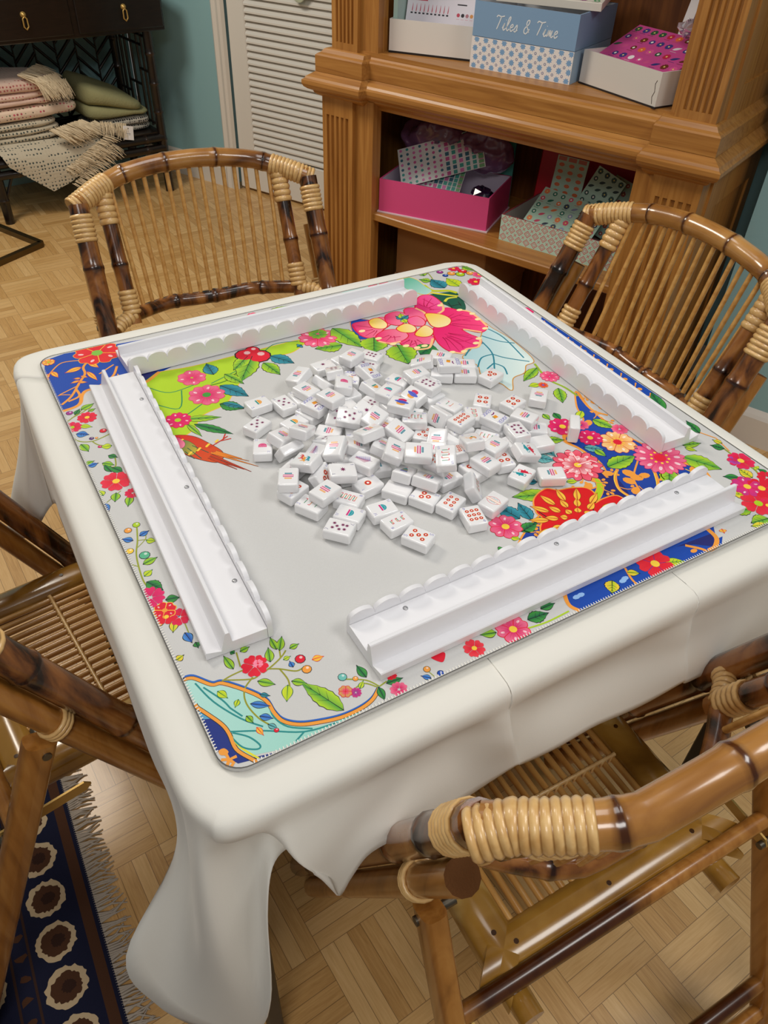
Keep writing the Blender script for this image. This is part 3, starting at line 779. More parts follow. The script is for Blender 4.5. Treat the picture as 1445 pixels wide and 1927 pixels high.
lt = MB()                                               # chevron lattice back panel
def stick(m, a, b, r=.007): m.tube([a, b], r, 6)
def clipseg(ax, az, bx, bz, x0, x1, z0, z1):
    t0, t1 = 0.0, 1.0; dx, dz = bx - ax, bz - az
    for p, q in ((-dx, ax - x0), (dx, x1 - ax), (-dz, az - z0), (dz, z1 - az)):
        if abs(p) < 1e-9:
            if q < 0: return None
            continue
        t = q / p
        if p < 0: t0 = max(t0, t)
        else: t1 = min(t1, t)
    return (ax + dx * t0, az + dz * t0, ax + dx * t1, az + dz * t1) if t0 < t1 else None
for i in range(8):                                      # alternating diagonal bundles
    x0 = .02 + i * .096; s_ = 1 if i % 2 else -1
    for k in range(-6, 9):
        z = .29 + k * .062
        q = clipseg(x0, z, x0 + .096, z + .096 * s_, x0, x0 + .096, .285, .685)
        if q: stick(lt, (q[0], .4, q[1]), (q[2], .4, q[3]))
    if i: stick(lt, (x0, .4, .285), (x0, .4, .685), .004)
for z in (.285, .68): stick(lt, (0, .4, z), (.787, .4, z), .009)
lt.build('lattice_panel', M_ebony, kc)
lt = MB()
for y in (.08, .13, .2, .27, .32): stick(lt, (.787, y, .285), (.787, y, .685), .006)
for z, a, b in ((.62, .08, .32), (.45, .13, .27), (.52, .0, .13), (.40, .27, .4), (.66, 0, .4), (.30, 0, .4)): stick(lt, (.787, a, z), (.787, b, z), .006)
lt.build('lattice_panel', M_ebony, kc)

def dotted(name, base, dots, scale, size=.28, weave=True):
    m, nt, b = mat(name); N = nt.nodes.new; L = nt.links.new
    co = N('ShaderNodeTexCoord'); v = N('ShaderNodeTexVoronoi'); v.inputs['Scale'].default_value = scale; v.inputs['Randomness'].default_value = .25
    L(co.outputs['Object'], v.inputs['Vector'])
    lt_ = N('ShaderNodeMath'); lt_.operation = 'LESS_THAN'; lt_.inputs[1].default_value = size; L(v.outputs['Distance'], lt_.inputs[0])
    c = ramp(nt, v.outputs['Color'], [(i / max(1, len(dots)), d) for i, d in enumerate(dots)])
    mx = N('ShaderNodeMix'); mx.data_type = 'RGBA'; L(lt_.outputs[0], mx.inputs[0]); mx.inputs[6].default_value = base; L(c, mx.inputs[7])
    L(mx.outputs[2], b.inputs['Base Color']); b.inputs['Roughness'].default_value = .9; b.inputs['Sheen Weight'].default_value = .2
    bp = N('ShaderNodeBump'); bp.inputs['Strength'].default_value = .4; bp.inputs['Distance'].default_value = .004; L(v.outputs['Distance'], bp.inputs['Height']); L(bp.outputs['Normal'], b.inputs['Normal'])
    return m
CREAM = rgb(222, 204, 172)
M_fr = plain('cream_fringe', rgb(226, 208, 176), .9)
M_pinkth = dotted('pink_speckled_weave', rgb(226, 196, 180), [rgb(150, 70, 70), rgb(190, 110, 110)], 70)
M_dotth = dotted('multicolour_dotted_weave', rgb(232, 208, 186), [rgb(200, 60, 90), rgb(120, 140, 100), rgb(90, 60, 60), rgb(210, 90, 110)], 62)
M_grayth = dotted('grey_speckled_weave', rgb(196, 186, 164), [rgb(50, 56, 54), rgb(74, 84, 80)], 66)
M_olive = plain('olive_ribbed_knit', rgb(148, 146, 104), .9, bump=.8, bscale=160)
M_salt = dotted('black_white_knit', rgb(196, 192, 180), [rgb(30, 30, 32), rgb(60, 60, 62)], 90, .42)
def cushion_slab(x0, x1, y0, y1, z0, z1, m, sag=0.0, seed=0, e=.35):
    """soft folded layer: rounded slab with gentle unevenness"""
    rnd = random.Random(seed); nu, nv = 22, 14; G = []
    cx, cy, cz = (x0 + x1) / 2, (y0 + y1) / 2, (z0 + z1) / 2; a, b, c = (x1 - x0) / 2, (y1 - y0) / 2, (z1 - z0) / 2
    def sp(v, p): return math.copysign(abs(v) ** p, v)
    for j in range(nv + 1):
        ph = -math.pi / 2 + math.pi * j / nv; row = []
        for i in range(nu + 1):
            th = 2 * math.pi * i / nu
            x = cx + a * sp(math.cos(ph), e) * sp(math.cos(th), e); y = cy + b * sp(math.cos(ph), e) * sp(math.sin(th), e); z = cz + c * sp(math.sin(ph), .6)
            d = noise.noise((x * 9 + seed, y * 9, z * 9)) * .008
            row.append(Vector((x + d * .5, y + d, z + d - sag * max(0, (x - cx) / a) ** 2)))
        G.append(row)
    m.grid(G, flip=False); return m
def fringe(m, p0, p1, dirv, n, ln, r=.0016, seed=0, spread=.012):
    rnd = random.Random(seed); p0, p1, dirv = Vector(p0), Vector(p1), Vector(dirv).normalized()
    for i in range(n):
        a = p0.lerp(p1, (i + rnd.random()) / n) + Vector([rnd.uniform(-.004, .004) for _ in range(3)])
        q = dirv * ln * rnd.uniform(.75, 1.15) + Vector([rnd.uniform(-spread, spread) for _ in range(3)])
        m.tube([a, a + q * .5 + Vector((0, -.004, .003)), a + q], [r, r * .9, r * .5], 4, cap=False)
    return m
def throw(label, m, layers, seed, grp='folded throws on the console shelf'):
    t = at_console(thing('folded_throw', label, 'throw blanket', group=grp))
    mb = MB()
    for i, l in enumerate(layers): cushion_slab(*l, mb, seed=seed + i)
    mb.build('fabric', m, t); return t
g = throw('grey speckled fringed throw hanging over the console shelf, lowest of the left stack', M_grayth,
          [(-.25, .36, .032, .35, .278, .312), (-.25, .355, .03, .35, .307, .338), (-.25, .345, .03, .34, .333, .362), (-.25, .335, .03, .34, .357, .388)], 1)
flap = MB(); G = []
for j in range(9):
    t_ = j / 8; row = []
    for i in range(11):
        u_ = i / 10
        top = Vector((.02 + .44 * u_, .034, .315 - .01 * u_)); bot = Vector((.05 + .27 * u_ + .20 * max(0, u_ - .6) / .4, -.045, .245 - .135 * min(1, u_ / .62) + .13 * max(0, (u_ - .62) / .38)))
        p = top.lerp(bot, t_); p.y -= .045 * math.sin(math.pi * t_ ** .6); row.append(p)
    G.append(row)
flap.grid(G); fo = flap.build('hanging_corner', M_grayth, g)
fm = MB()
fringe(fm, (.30, -.055, .135), (.52, -.05, .27), (.5, -.25, -.42), 110, .055, seed=1)
fringe(fm, (.28, -.05, .20), (.50, -.045, .31), (.55, -.3, -.35), 110, .06, seed=2)
fringe(fm, (.26, -.03, .36), (.42, .0, .375), (.62, -.45, -.4), 150, .09, seed=3)
fringe(fm, (.30, -.02, .33), (.5, .06, .345), (.6, -.4, -.4), 120, .08, seed=4)
tag(fm.build('fringe', M_fr, g), kind='stuff')
g = throw('folded cream throw with rows of red and green dots, between two fringed throws', M_dotth, [(-.2, .44, .035, .31, .388, .445)], 9)
g = throw('pink speckled throw with a thick cream fringe, topmost of the left stack', M_pinkth,
          [(-.25, .34, .035, .31, .446, .478), (-.25, .33, .035, .31, .472, .504), (-.25, .35, .03, .31, .498, .555)], 15)
fm = MB()
fringe(fm, (.2, .03, .568), (.34, .2, .565), (.55, -.3, -.28), 140, .10, seed=5)
fringe(fm, (.25, .0, .555), (.38, .1, .545), (.35, -.35, -.75), 150, .085, seed=6)
fringe(fm, (.27, .0, .545), (.42, .1, .52), (.15, -.35, -.9), 110, .07, seed=7)
tag(fm.build('fringe', M_fr, g), kind='stuff')
g = throw('black and white knit throw under the olive one', M_salt, [(.50, .775, .05, .35, .278, .31), (.52, .77, .04, .35, .305, .345)], 22)
g = at_console(thing('folded_throw', 'olive ribbed knit throw at the right of the console shelf', 'throw blanket', group='folded throws on the console shelf'))
mb = MB()
for k_, (z0_, z1_) in enumerate(((.345, .40), (.385, .47))):
    cushion_slab(.47, .775 - .03 * k_, .03, .37, z0_, z1_, mb, seed=25 + k_, e=.45)
mb.v = [(x, y, .345 + (z - .345) * max(.28, min(1.35, 1.3 - 3.4 * (x - .50) + .5 * (y - .2))) + .006 * noise.noise((x * 14, y * 14, 3))) for x, y, z in mb.v]
mb.build('fabric', M_olive, g)
fm = MB(); fringe(fm, (.50, .0, .355), (.62, .0, .33), (-.2, -.35, -.5), 90, .06, seed=8); tag(fm.build('fringe', M_fr, g), kind='stuff')
tg = MB(); k = Ink(tg, lambda x, y, z: (x, -z - .0006, y), layer=.0001)
tg.box(0, .048, 0, .0008, 0, .058, 0, None, rgb(236, 232, 230)); k.stroke([(.014, .026), (.034, .026)], .0016, rgb(150, 150, 150)); k.stroke([(.018, .021), (.03, .021)], .0012, rgb(170, 170, 170)); k.disc(.024, .048, .0022, rgb(90, 90, 90), 1, 8)
t_ = tg.build('price_tag', M_card, g); t_.location = (.585, -.03, .275); t_.rotation_euler = (math.radians(-14), math.radians(12), 0)

# brass and black frame of a display stand, far left on the floor
st = MB(); p = [P(0, 493, .012), P(78, 459, .012), P(0, 428, .012)]
a0 = p[0] + (p[0] - p[1]) * 2.0; a2 = p[2] + (p[2] - p[1]) * 1.0
def bar(m, a, b, w, h):
    d = (b - a).normalized(); n = Vector((-d.y, d.x, 0)) * w / 2
    m.add([a - n, b - n, b + n, a + n, a - n + Vector((0, 0, h)), b - n + Vector((0, 0, h)), b + n + Vector((0, 0, h)), a + n + Vector((0, 0, h))],
          [(3, 2, 1, 0), (4, 5, 6, 7), (0, 1, 5, 4), (1, 2, 6, 5), (2, 3, 7, 6), (3, 0, 4, 7)])
for a, b in ((a0, p[1]), (p[1], a2)):
    bar(st, Vector((a.x, a.y, 0.001)), Vector((b.x, b.y, 0.001)), .024, .022)
so = st.build('stand_frame', plain('bronze_stand', rgb(96, 80, 52), .3, .85)); tag(so, 'brass V-shaped foot of a display stand on the parquet at far left', 'display stand')

# ================================================================ rug at the lower left
RUGZ = .007
M_rug = ink('wool_pile', 0.95, 0, .1, .6)
rg = thing('rug', 'navy and brown patterned wool rug with a grey fringe under the left chair', 'rug', (0, 0, 0))
m = MB(); nv = rgb(28, 30, 50); br = rgb(74, 48, 34); bg_ = rgb(186, 164, 132)
m.box(-2.2, -.592, -1.6, .52, .0005, RUGZ, 0, None, nv)
k = Ink(m, lambda x, y, z: (x, y, RUGZ + .0001 + z))
rnd = random.Random(5)
def jag(x, y, a, b, j, n=44, rot=0):
    out = []
    for i in range(n):
        t = 2 * math.pi * i / n; q = 1 + rnd.uniform(-j, j); u, v = a * q * math.cos(t), b * q * math.sin(t)
        out.append((x + u * math.cos(rot) - v * math.sin(rot), y + u * math.sin(rot) + v * math.cos(rot)))
    return out
k.poly([(-.60, -1.6), (-.60, .52), (-.617, .52), (-.617, -1.6)], br, 0)
for col_i, x in enumerate((-.662, -.775, -.89, -1.005, -1.12, -1.235)):
    y = -1.55 + (col_i % 2) * .045
    while y < .48:
        k.poly(jag(x, y, .032, .031, .08), bg_, 1); k.poly(jag(x, y, .0235, .023, .1), br, 2); k.poly(jag(x + .003, y, .011, .010, .15), rgb(52, 34, 28), 3)
        y += .076
    for i in range(60):
        yy = -1.5 + i * .034; k.poly(jag(x - .056 + rnd.uniform(-.006, .006), yy, .009, .006, .35, 9), br, 1)
    k.stroke([(x - .042, -1.6), (x - .042, .52)], .004, rgb(58, 40, 34), 1); k.stroke([(x - .07, -1.6), (x - .07, .52)], .004, rgb(58, 40, 34), 1)
m.build('pile', M_rug, rg)
fm = MB(); rnd = random.Random(6)
for i in range(520):
    y = -1.6 + 2.12 * i / 520; a = Vector((-.594, y, .005)); l = rnd.uniform(.034, .05)
    fm.tube([a, a + Vector((l * .5, rnd.uniform(-.006, .006), -.0015)), a + Vector((l, rnd.uniform(-.012, .012), -.0035))], [.0024, .002, .001], 4, cap=False)
tag(fm.build('fringe', plain('grey_rug_fringe', rgb(176, 164, 150), .95), rg), kind='stuff')

# ================================================================ table and cloth
M_dark = plain('dark_metal_leg', rgb(44, 40, 38), .45, .3)
tb = thing('card_table', 'square card table under the cream cloth, a dark leg showing by the near corner', 'table', (0, 0, 0))
MB().prism([(x - .007, y) for x, y in [(sx * (.43 - .06) + .06 * math.cos(math.radians(a0 + 10 * i)), sy * (.43 - .06) + .06 * math.sin(math.radians(a0 + 10 * i))) for sx, sy, a0 in ((1, 1, 0), (-1, 1, 90), (-1, -1, 180), (1, -1, 270)) for i in range(10)]], lambda a, b, d: (a, b, d), .705, .742).build('tabletop', plain('table_board', rgb(120, 92, 66), .6), tb)
for x, y in ((-.400, -.400), (.412, -.418), (.412, .42), (-.42, .42)):
    MB().bbox(x - .011, x + .011, y - .011, y + .011, 0, .705, .003).build('leg', M_dark, tb)
M_cloth = plain('cream_tablecloth', rgb(230, 228, 220), .72, bump=.05, bscale=900, sheen=.15)
def near(px, py, y): q = on_plane(px, py, (0, y, 0), (0, 1, 0)); return tuple(q)
CLOTH = [  # edge point on the table rim, hem point, inward pull of the middle of the drop
    ((-.440, .37), (-.447, .37, .50), 0), ((-.442, .2), (-.445, .2, .60), .004), ((-.442, .05), (-.446, .05, .60), .0), ((-.442, -.1), (-.444, -.1, .59), .004), ((-.442, -.24), (-.445, -.22, .57), 0),
    ((-.442, -.31), (-.449, -.30, .50), .002, 4), ((-.442, -.345), (-.542, -.345, .39), .012, 4.2), ((-.441, -.372), (-.53, -.385, .32), .006, 2.8), ((-.439, -.395), (-.49, -.43, .30), -.014, 1.8),
    ((-.434, -.413), (-.440, -.472, .33), -.02), ((-.427, -.427), (-.416, -.488, .46), .014), ((-.424, -.434), tuple(P(503, 1720, .60)), .022), ((-.415, -.440), tuple(P(514, 1628, .655)), .024),
    ((-.400, -.443), tuple(P(552, 1592, .655)), .02), ((-.385, -.444), tuple(P(597, 1622, .628)), .004), ((-.367, -.444), near(625, 1668, -.474), -.012), ((-.35, -.444), near(640, 1690, -.476), -.012),
    ((-.325, -.444), near(662, 1655, -.474), -.004), ((-.295, -.444), near(700, 1605, -.468), .004), ((-.24, -.444), near(780, 1556, -.462), .02), ((-.18, -.444), near(870, 1508, -.458), .022),
    ((-.122, -.444), near(968, 1440, -.460), -.006), ((-.112, -.444), near(984, 1434, -.450), .006), ((-.05, -.444), near(1075, 1393, -.452), .022), ((.06, -.444), near(1190, 1340, -.455), .022),
    ((.14, -.444), near(1285, 1285, -.462), 0), ((.16, -.444), near(1300, 1283, -.452), .008), ((.3, -.444), near(1445, 1225, -.458), .006), ((.37, -.444), (.37, -.47, .52), 0),
    ((.415, -.432), (.45, -.475, .42), 0), ((.433, -.40), (.50, -.43, .40), 0), ((.436, -.36), (.455, -.36, .50), 0), ((.436, -.15), (.442, -.15, .60), .004), ((.436, .15), (.442, .15, .59), .004),
    ((.436, .37), (.455, .37, .52), 0), ((.425, .42), (.48, .46, .42), 0), ((.39, .442), (.41, .50, .44), 0), ((.33, .444), (.33, .455, .57), 0), ((0, .444), (0, .452, .60), .004),
    ((-.33, .444), (-.33, .46, .56), 0), ((-.40, .442), (-.43, .51, .44), 0), ((-.428, .43), (-.53, .475, .40), 0), ((-.438, .405), (-.50, .40, .42), 0)]
cols_ = []
N_ = len(CLOTH)
flat = [tuple(e) + tuple(h) + (pull, ex) for e, h, pull, ex in [(r[0], r[1], r[2], r[3] if len(r) > 3 else 1.25) for r in CLOTH]]
dense = smooth(flat, 6)
rows = []
cx, cy = -.007, 0.0
def inset(x, y, d):
    v = Vector((x - cx, y - cy)); hx, hy = .44, .443
    return (x - d * (v.x / hx) ** 3 if True else x, y - d * (v.y / hy) ** 3)
ZT = .7505
prof = [(.05, ZT), (.022, ZT), (.010, ZT - .001), (.004, ZT - .004), (.0005, ZT - .009), (-.001, ZT - .016), (-.001, ZT - .026)]
for d, z in prof: rows.append([Vector(inset(q[0], q[1], d) + (z,)) for q in dense])
zb = ZT - .03
NR = 18
for i in range(1, NR + 1):
    t_ = i / NR; row = []
    for q in dense:
        e = Vector((q[0], q[1], zb)); h = Vector(q[2:5]); p = e.lerp(h, t_)
        # drop steeply first, then flare
        p.x = e.x + (h.x - e.x) * t_ ** max(.6, q[6]); p.y = e.y + (h.y - e.y) * t_ ** max(.6, q[6])
        n = Vector((cx - q[0], cy - q[1], 0)).normalized() * q[5] * math.sin(math.pi * min(1, t_ ** .8)); p += n
        w = noise.noise((q[0] * 7, q[1] * 7, t_ * 2.2)) * .010 * t_ * (.25 if q[0] < -.43 else 1); p += Vector((q[0] - cx, q[1] - cy, 0)).normalized() * w
        row.append(p)
    rows.append(row)
m = MB()
for r in rows: r.append(r[0])
m.grid(rows, flip=True)
top = rows[0][:-1]; m.add(top, [tuple(range(len(top)))], 0, None, True)
cl = m.build('tablecloth', M_cloth)
sol = cl.modifiers.new('thickness', 'SOLIDIFY'); sol.thickness = .0014; sol.offset = -1
tag(cl, 'cream tablecloth draped over the card table, pointed folds at the near corner', 'tablecloth')

# ================================================================ printed play mat
MZ = .7555
M_mat = ink('printed_neoprene', 0.6, 0, .3, .25)
mm = MB()
GRAY = rgb(203, 203, 202)
def rrect(hx, hy, r, n=8):
    out = []
    for sx, sy, a0 in ((1, 1, 0), (-1, 1, 90), (-1, -1, 180), (1, -1, 270)):
        for i in range(n + 1):
            a = math.radians(a0 + 90 * i / n); out.append((sx * (hx - r) + r * math.cos(a), sy * (hy - r) + r * math.sin(a)))
    return out
HM = .4
mm.prism(rrect(HM, HM, .025), lambda a, b, d: (a, b, d), .7508, MZ, 0, GRAY)
K = Ink(mm, lambda x, y, h: (x, y, MZ + .00004 + h))
K.clip = (-.3975, .3975, -.3975, .3975)
def q(px, py):
    v = P(px, py, MZ); return (v.x, v.y)
def reg(ox, oy, s): return lambda x, y: q(ox + x / s, oy + y / s)
A_ = reg(0, 600, 4.817); B_ = reg(40, 620, 2.24); C_ = reg(340, 1100, 2.58); D_ = reg(560, 480, 2.89); E_ = reg(860, 640, 2.47); F_ = reg(1145, 700, 4.817); G_ = reg(200, 520, 2.33); H_ = reg(760, 460, 4.817)
def pts(f, *l): return [f(x, y) for x, y in l]
BLUE, DBLUE, ORG, YEL, LIME, GRN, DGRN = rgb(22, 72, 170), rgb(34, 40, 112), rgb(240, 158, 62), rgb(246, 206, 66), rgb(172, 206, 32), rgb(66, 156, 62), rgb(18, 96, 66)
TEAL, PALE, AQUA, RED, PINK, LPINK, MAG, BLK, CRM, PURP = rgb(22, 112, 128), rgb(176, 222, 214), rgb(172, 210, 218), rgb(222, 24, 50), rgb(232, 44, 112), rgb(248, 140, 168), rgb(214, 24, 100), rgb(30, 34, 36), rgb(250, 230, 170), rgb(160, 50, 140)
LGRN = rgb(178, 214, 44)
SCALE = {A_: (.66, .5, .6), B_: (.72, .52, .6), C_: (.42, .38, .5), D_: (.82, .85, .8), E_: (.68, .58, .65), G_: (.78, .92, .8), H_: (.62, .75, .8), q: (.7, .8, .8), F_: (1, 1, 1)}
def vine(f, l, w=.0022, c=rgb(150, 160, 50), L=2):
    K.ws = SCALE[f][2]; K.stroke(smooth(pts(f, *l), 5, False), w, c, L)
def leaf(f, b, t, w, kind='g', L=3):
    c1, c2, e = {'g': (LGRN, GRN, BLK), 'd': (GRN, DGRN, BLK), 't': (rgb(60, 150, 170), TEAL, BLK), 'o': (YEL, ORG, RED), 'l': (rgb(210, 220, 50), LIME, DGRN), 'b': (rgb(80, 150, 220), BLUE, BLK),
                 'a': (rgb(120, 190, 190), rgb(60, 150, 160), BLK), 'y': (YEL, LIME, BLK)}[kind]
    K.ws = SCALE[f][2]; K.leaf(f(*b), f(*t), w * SCALE[f][1], c1, c2, e, L, 1 if w * SCALE[f][1] > .0135 else 0)
def bud(f, c, r, colr, L=3):
    x, y = f(*c); r *= SCALE[f][1]; K.disc(x, y, r * 1.14, BLK, L, 10); K.disc(x, y, r, colr, L + .3, 10); K.disc(x + r * .3, y + r * .3, r * .35, mixc(colr, WHITE, .5), L + .6, 7)
def flo(f, c, r, n=5, c1=MAG, c2=LPINK, ctr=YEL, edge=rgb(120, 14, 40), L=4, rot=.3, stamen=None, notch=.12, fat=1.0):
    K.ws = SCALE[f][2]; x, y = f(*c); K.flower(x, y, r * SCALE[f][0], n, c1, mixc(c1, c2, .62), ctr, edge, L, rot, notch, fat, 1.0, stamen)

K.ws = SCALE[A_][2]
# -- blue corner at the far left with orange scrolls
K.poly([(-.3975, .36), (-.392, .382), (-.382, .392), (-.36, .3975)] + pts(G_, (240, 262), (600, 180), (1020, 78), (1020, 110), (560, 260), (200, 440), (60, 470), (20, 500)) + pts(A_, (1250, 610), (1040, 650), (800, 650), (740, 690), (700, 800), (560, 830)) + [(-.3975, .29)], BLUE, 0)
K.poly(pts(A_, (900, 600), (1180, 520), (1440, 470), (1280, 590), (1040, 640), (860, 640)), DBLUE, 1)
K.stroke(smooth(pts(A_, (1445, 480), (1290, 590), (1020, 650), (950, 630), (800, 645), (745, 690), (730, 760), (680, 800), (560, 840)), 5, False), .009, ORG, 1)
K.ws = .62
for l, w_ in ((((870, 335), (800, 385), (755, 440), (770, 500), (720, 580), (650, 700), (560, 780)), .006), (((780, 375), (640, 385), (540, 410), (450, 500), (420, 560)), .0035), (((1060, 430), (1030, 510), (960, 570), (905, 605)), .006), (((640, 690), (560, 690), (525, 700)), .003),
              (((720, 600), (640, 640), (540, 690)), .0035), (((1030, 415), (960, 460), (900, 500)), .004), (((690, 640), (720, 700), (620, 750)), .006), (((1065, 500), (1100, 540), (1200, 555), (1300, 540)), .003)):
    K.stroke(smooth(pts(A_, *l), 5, False), w_, ORG, 2)
flo(A_, (880, 310), .054, 5, RED, rgb(236, 60, 50), rgb(130, 190, 70), YEL, 4, .2)
for b, t, w_ in (((735, 440), (595, 490), .02), ((470, 480), (525, 530), .015), ((440, 500), (405, 560), .012), ((810, 400), (890, 440), .016), ((790, 480), (880, 555), .014), ((720, 560), (645, 585), .009), ((715, 575), (785, 575), .009), ((735, 520), (790, 530), .009), ((730, 540), (670, 545), .008)): leaf(A_, b, t, w_, 'o')
flo(A_, (440, 395), .014, 5, ORG, YEL, LIME, RED, 4)
for c in ((1180, 580), (1235, 570), (1260, 525)): x, y = A_(*c); K.disc(x, y, .005, ORG, 2, 9); K.disc(x, y, .0022, DBLUE, 3, 7)
# strip behind the far rack
for i, xx in enumerate(range(330, 620, 40)):
    a = q(xx, 640 - (xx - 240) * .222 + 4); K.stroke([(a[0] - .012, a[1] - .006), (a[0], a[1] - .014), (a[0] + .014, a[1] - .004)], .003, ORG, 2)
    if i % 2: K.leaf((a[0], a[1] - .012), (a[0] + .022, a[1] - .004), .012, YEL, GRN, BLK, 3)
flo(q, (478, 596), .02, 5, PINK, LPINK, LIME, RED); leaf(q, (500, 592), (545, 575), .02, 'g')
K.blob(pts(q, (640, 553), (690, 538), (760, 522), (800, 545), (760, 560), (660, 566)), PALE, 0)
vine(q, ((650, 560), (690, 548), (740, 536)), .002, TEAL)
flo(q, (712, 536), .03, 6, PINK, LPINK, None, RED, 3)
K.ws = SCALE[G_][2]
# -- lime leaf, blossom and pheasant on the left
K.blob(pts(G_, (150, 440), (380, 395), (600, 340), (860, 278), (820, 330), (720, 352), (640, 380), (600, 440), (560, 500), (520, 560), (420, 610), (370, 680), (270, 720), (230, 600), (180, 500)), LIME, 0, rgb(236, 190, 60), .002, LGRN)
for l in (((190, 490), (280, 510), (400, 470)), ((210, 560), (320, 580), (330, 500)), ((240, 640), (330, 620), (420, 560)), ((660, 370), (730, 300), (840, 285)), ((460, 470), (560, 420), (640, 380))): vine(G_, l, .0022, rgb(40, 140, 90), 1)
flo(G_, (375, 445), .027, 4, MAG, LPINK, None, PINK, 4, 1.2); flo(G_, (440, 520), .034, 5, MAG, LPINK, GRN, PINK, 4, .9); 
vine(G_, ((450, 480), (540, 450), (620, 370), (650, 340)), .003, rgb(90, 140, 30))
for b, t, w_, kd in (((640, 350), (590, 460), .034, 'g'), ((620, 350), (560, 410), .022, 'g'), ((690, 380), (760, 430), .024, 'g'), ((720, 350), (820, 380), .026, 't'), ((500, 480), (620, 525), .026, 't'), ((470, 430), (440, 385), .022, 't'), ((500, 560), (600, 580), .022, 'd'), ((520, 430), (600, 470), .018, 'g')): leaf(G_, b, t, w_, kd)
for c, r in (((610, 345), .017), ((670, 350), .019), ((640, 325), .012)): bud(G_, c, r, RED)
for b, t, w_, kd in (((690, 380), (840, 370), .026, 'g'), ((730, 400), (890, 440), .026, 'd'), ((850, 310), (940, 330), .022, 't'), ((700, 400), (760, 450), .016, 'g')): leaf(B_, b, t, w_, kd)
flo(B_, (660, 383), .026, 6, MAG, PINK, LIME, RED, 4)
K.blob(pts(B_, (640, 450), (720, 450), (790, 480), (850, 520), (830, 560), (740, 545), (680, 520), (640, 490)), rgb(206, 30, 30), 3, BLK, .0012, rgb(214, 84, 30))
K.blob(pts(B_, (645, 470), (700, 470), (740, 500), (720, 530), (670, 510)), rgb(40, 110, 80), 4, BLK, .0008, rgb(190, 170, 50))
K.blob(pts(B_, (640, 462), (665, 458), (690, 480), (680, 500), (650, 495)), rgb(206, 40, 110), 4.5, BLK, .0006, LPINK)
for l in (((700, 500), (760, 545)), ((690, 515), (730, 545)), ((720, 490), (790, 520))): K.stroke(pts(B_, *l), .0022, (rgb(30, 90, 70)), 4.6)
for i, (a, b) in enumerate((((800, 530), (970, 600)), ((800, 520), (1000, 578)), ((790, 540), (940, 590)), ((810, 520), (960, 555)), ((800, 545), (910, 590)), ((820, 515), (930, 545)))): K.stroke(pts(B_, a, b), (.008, .0015), BLK, 4); K.stroke(pts(B_, a, b), (.006, .0006), (rgb(196, 60, 24), rgb(230, 130, 40))[i % 2], 4.3)
for l in (((790, 500), (840, 470), (870, 450)), ((840, 470), (885, 460)), ((850, 465), (860, 440))): K.stroke(pts(B_, *l), .003, rgb(200, 50, 30), 4)
for i in range(24): x, y = B_(680 + (i * 37) % 150, 465 + (i * 53) % 70); K.disc(x, y, .0018, YEL, 5, 6)
K.ws = SCALE[A_][2]
# -- left border garland
for l in (((665, 1090), (740, 1115), (840, 1110), (930, 1075), (1000, 1040)), ((840, 1115), (900, 1145), (1000, 1150)), ((650, 900), (760, 840), (840, 780)), ((1040, 1240), (1050, 1330), (1010, 1345)), ((600, 940), (680, 880), (740, 830))): vine(A_, l, .003)
flo(A_, (790, 895), .021, 5, RED, rgb(236, 40, 80), YEL, None, 4); flo(A_, (655, 985), .02, 5, RED, PINK, LIME, None, 4)
for b, t, w_, kd in (((735, 825), (845, 770), .022, 'g'), ((800, 840), (860, 815), .012, 'g'), ((725, 970), (830, 980), .017, 'l'), ((680, 870), (720, 820), .014, 'd'), ((695, 1045), (800, 1050), .026, 'b'), ((735, 1140), (800, 1200), .024, 'g'), ((1010, 1150), (920, 1165), .022, 'l'), ((800, 1340), (885, 1310), .018, 'b'), ((770, 1320), (850, 1290), .014, 'g'), ((985, 1240), (1060, 1255), .017, 'd'), ((930, 1310), (1030, 1325), .02, 'g'), ((1020, 1350), (1110, 1390), .022, 'd')): leaf(A_, b, t, w_, kd)
bud(A_, (630, 855), .009, PURP); bud(A_, (830, 1085), .006, rgb(90, 50, 120)); bud(A_, (935, 1015), .009, RED); bud(A_, (875, 1080), .004, ORG); bud(A_, (905, 1160), .005, MAG)
flo(B_, (400, 640), .027, 5, RED, rgb(240, 60, 90), YEL, None, 4, .6); flo(B_, (470, 690), .014, 5, RED, MAG, None, None, 4)
for b, t, w_, kd in (((400, 690), (395, 725), .02, 'g'), ((460, 700), (450, 745), .018, 'g'), ((345, 700), (330, 680), .016, 'l'), ((350, 735), (370, 765), .014, 'b'), ((380, 600), (350, 570), .016, 'd')): leaf(B_, b, t, w_, kd)
vine(B_, ((420, 680), (360, 730)), .0018); vine(B_, ((487, 830), (490, 890), (485, 945), (495, 1000), (515, 1060), (545, 1100)), .003); vine(B_, ((490, 890), (530, 885)), .0018); vine(B_, ((495, 1000), (460, 990)), .0018); vine(B_, ((490, 920), (525, 880), (515, 850)), .0016)
for b, t, w_, kd in (((500, 870), (535, 850), .014, 'b'), ((470, 890), (427, 884), .015, 'b'), ((528, 890), (565, 892), .016, 'l'), ((515, 990), (570, 962), .018, 'g'), ((520, 1040), (550, 1015), .016, 'l'), ((530, 1065), (595, 1098), .026, 'd'), ((610, 1140), (665, 1130), .02, 'd'), ((645, 1230), (640, 1275), .016, 'y'), ((590, 1180), (560, 1165), .016, 'l'), ((690, 1280), (718, 1318), .018, 'b'), ((735, 1320), (745, 1340), .012, 'd'), ((655, 1395), (682, 1375), .014, 'y')): leaf(B_, b, t, w_, kd)
bud(B_, (485, 824), .008, LIME); bud(B_, (450, 848), .008, ORG); bud(B_, (520, 952), .011, rgb(90, 180, 140)); bud(B_, (458, 935), .008, YEL)
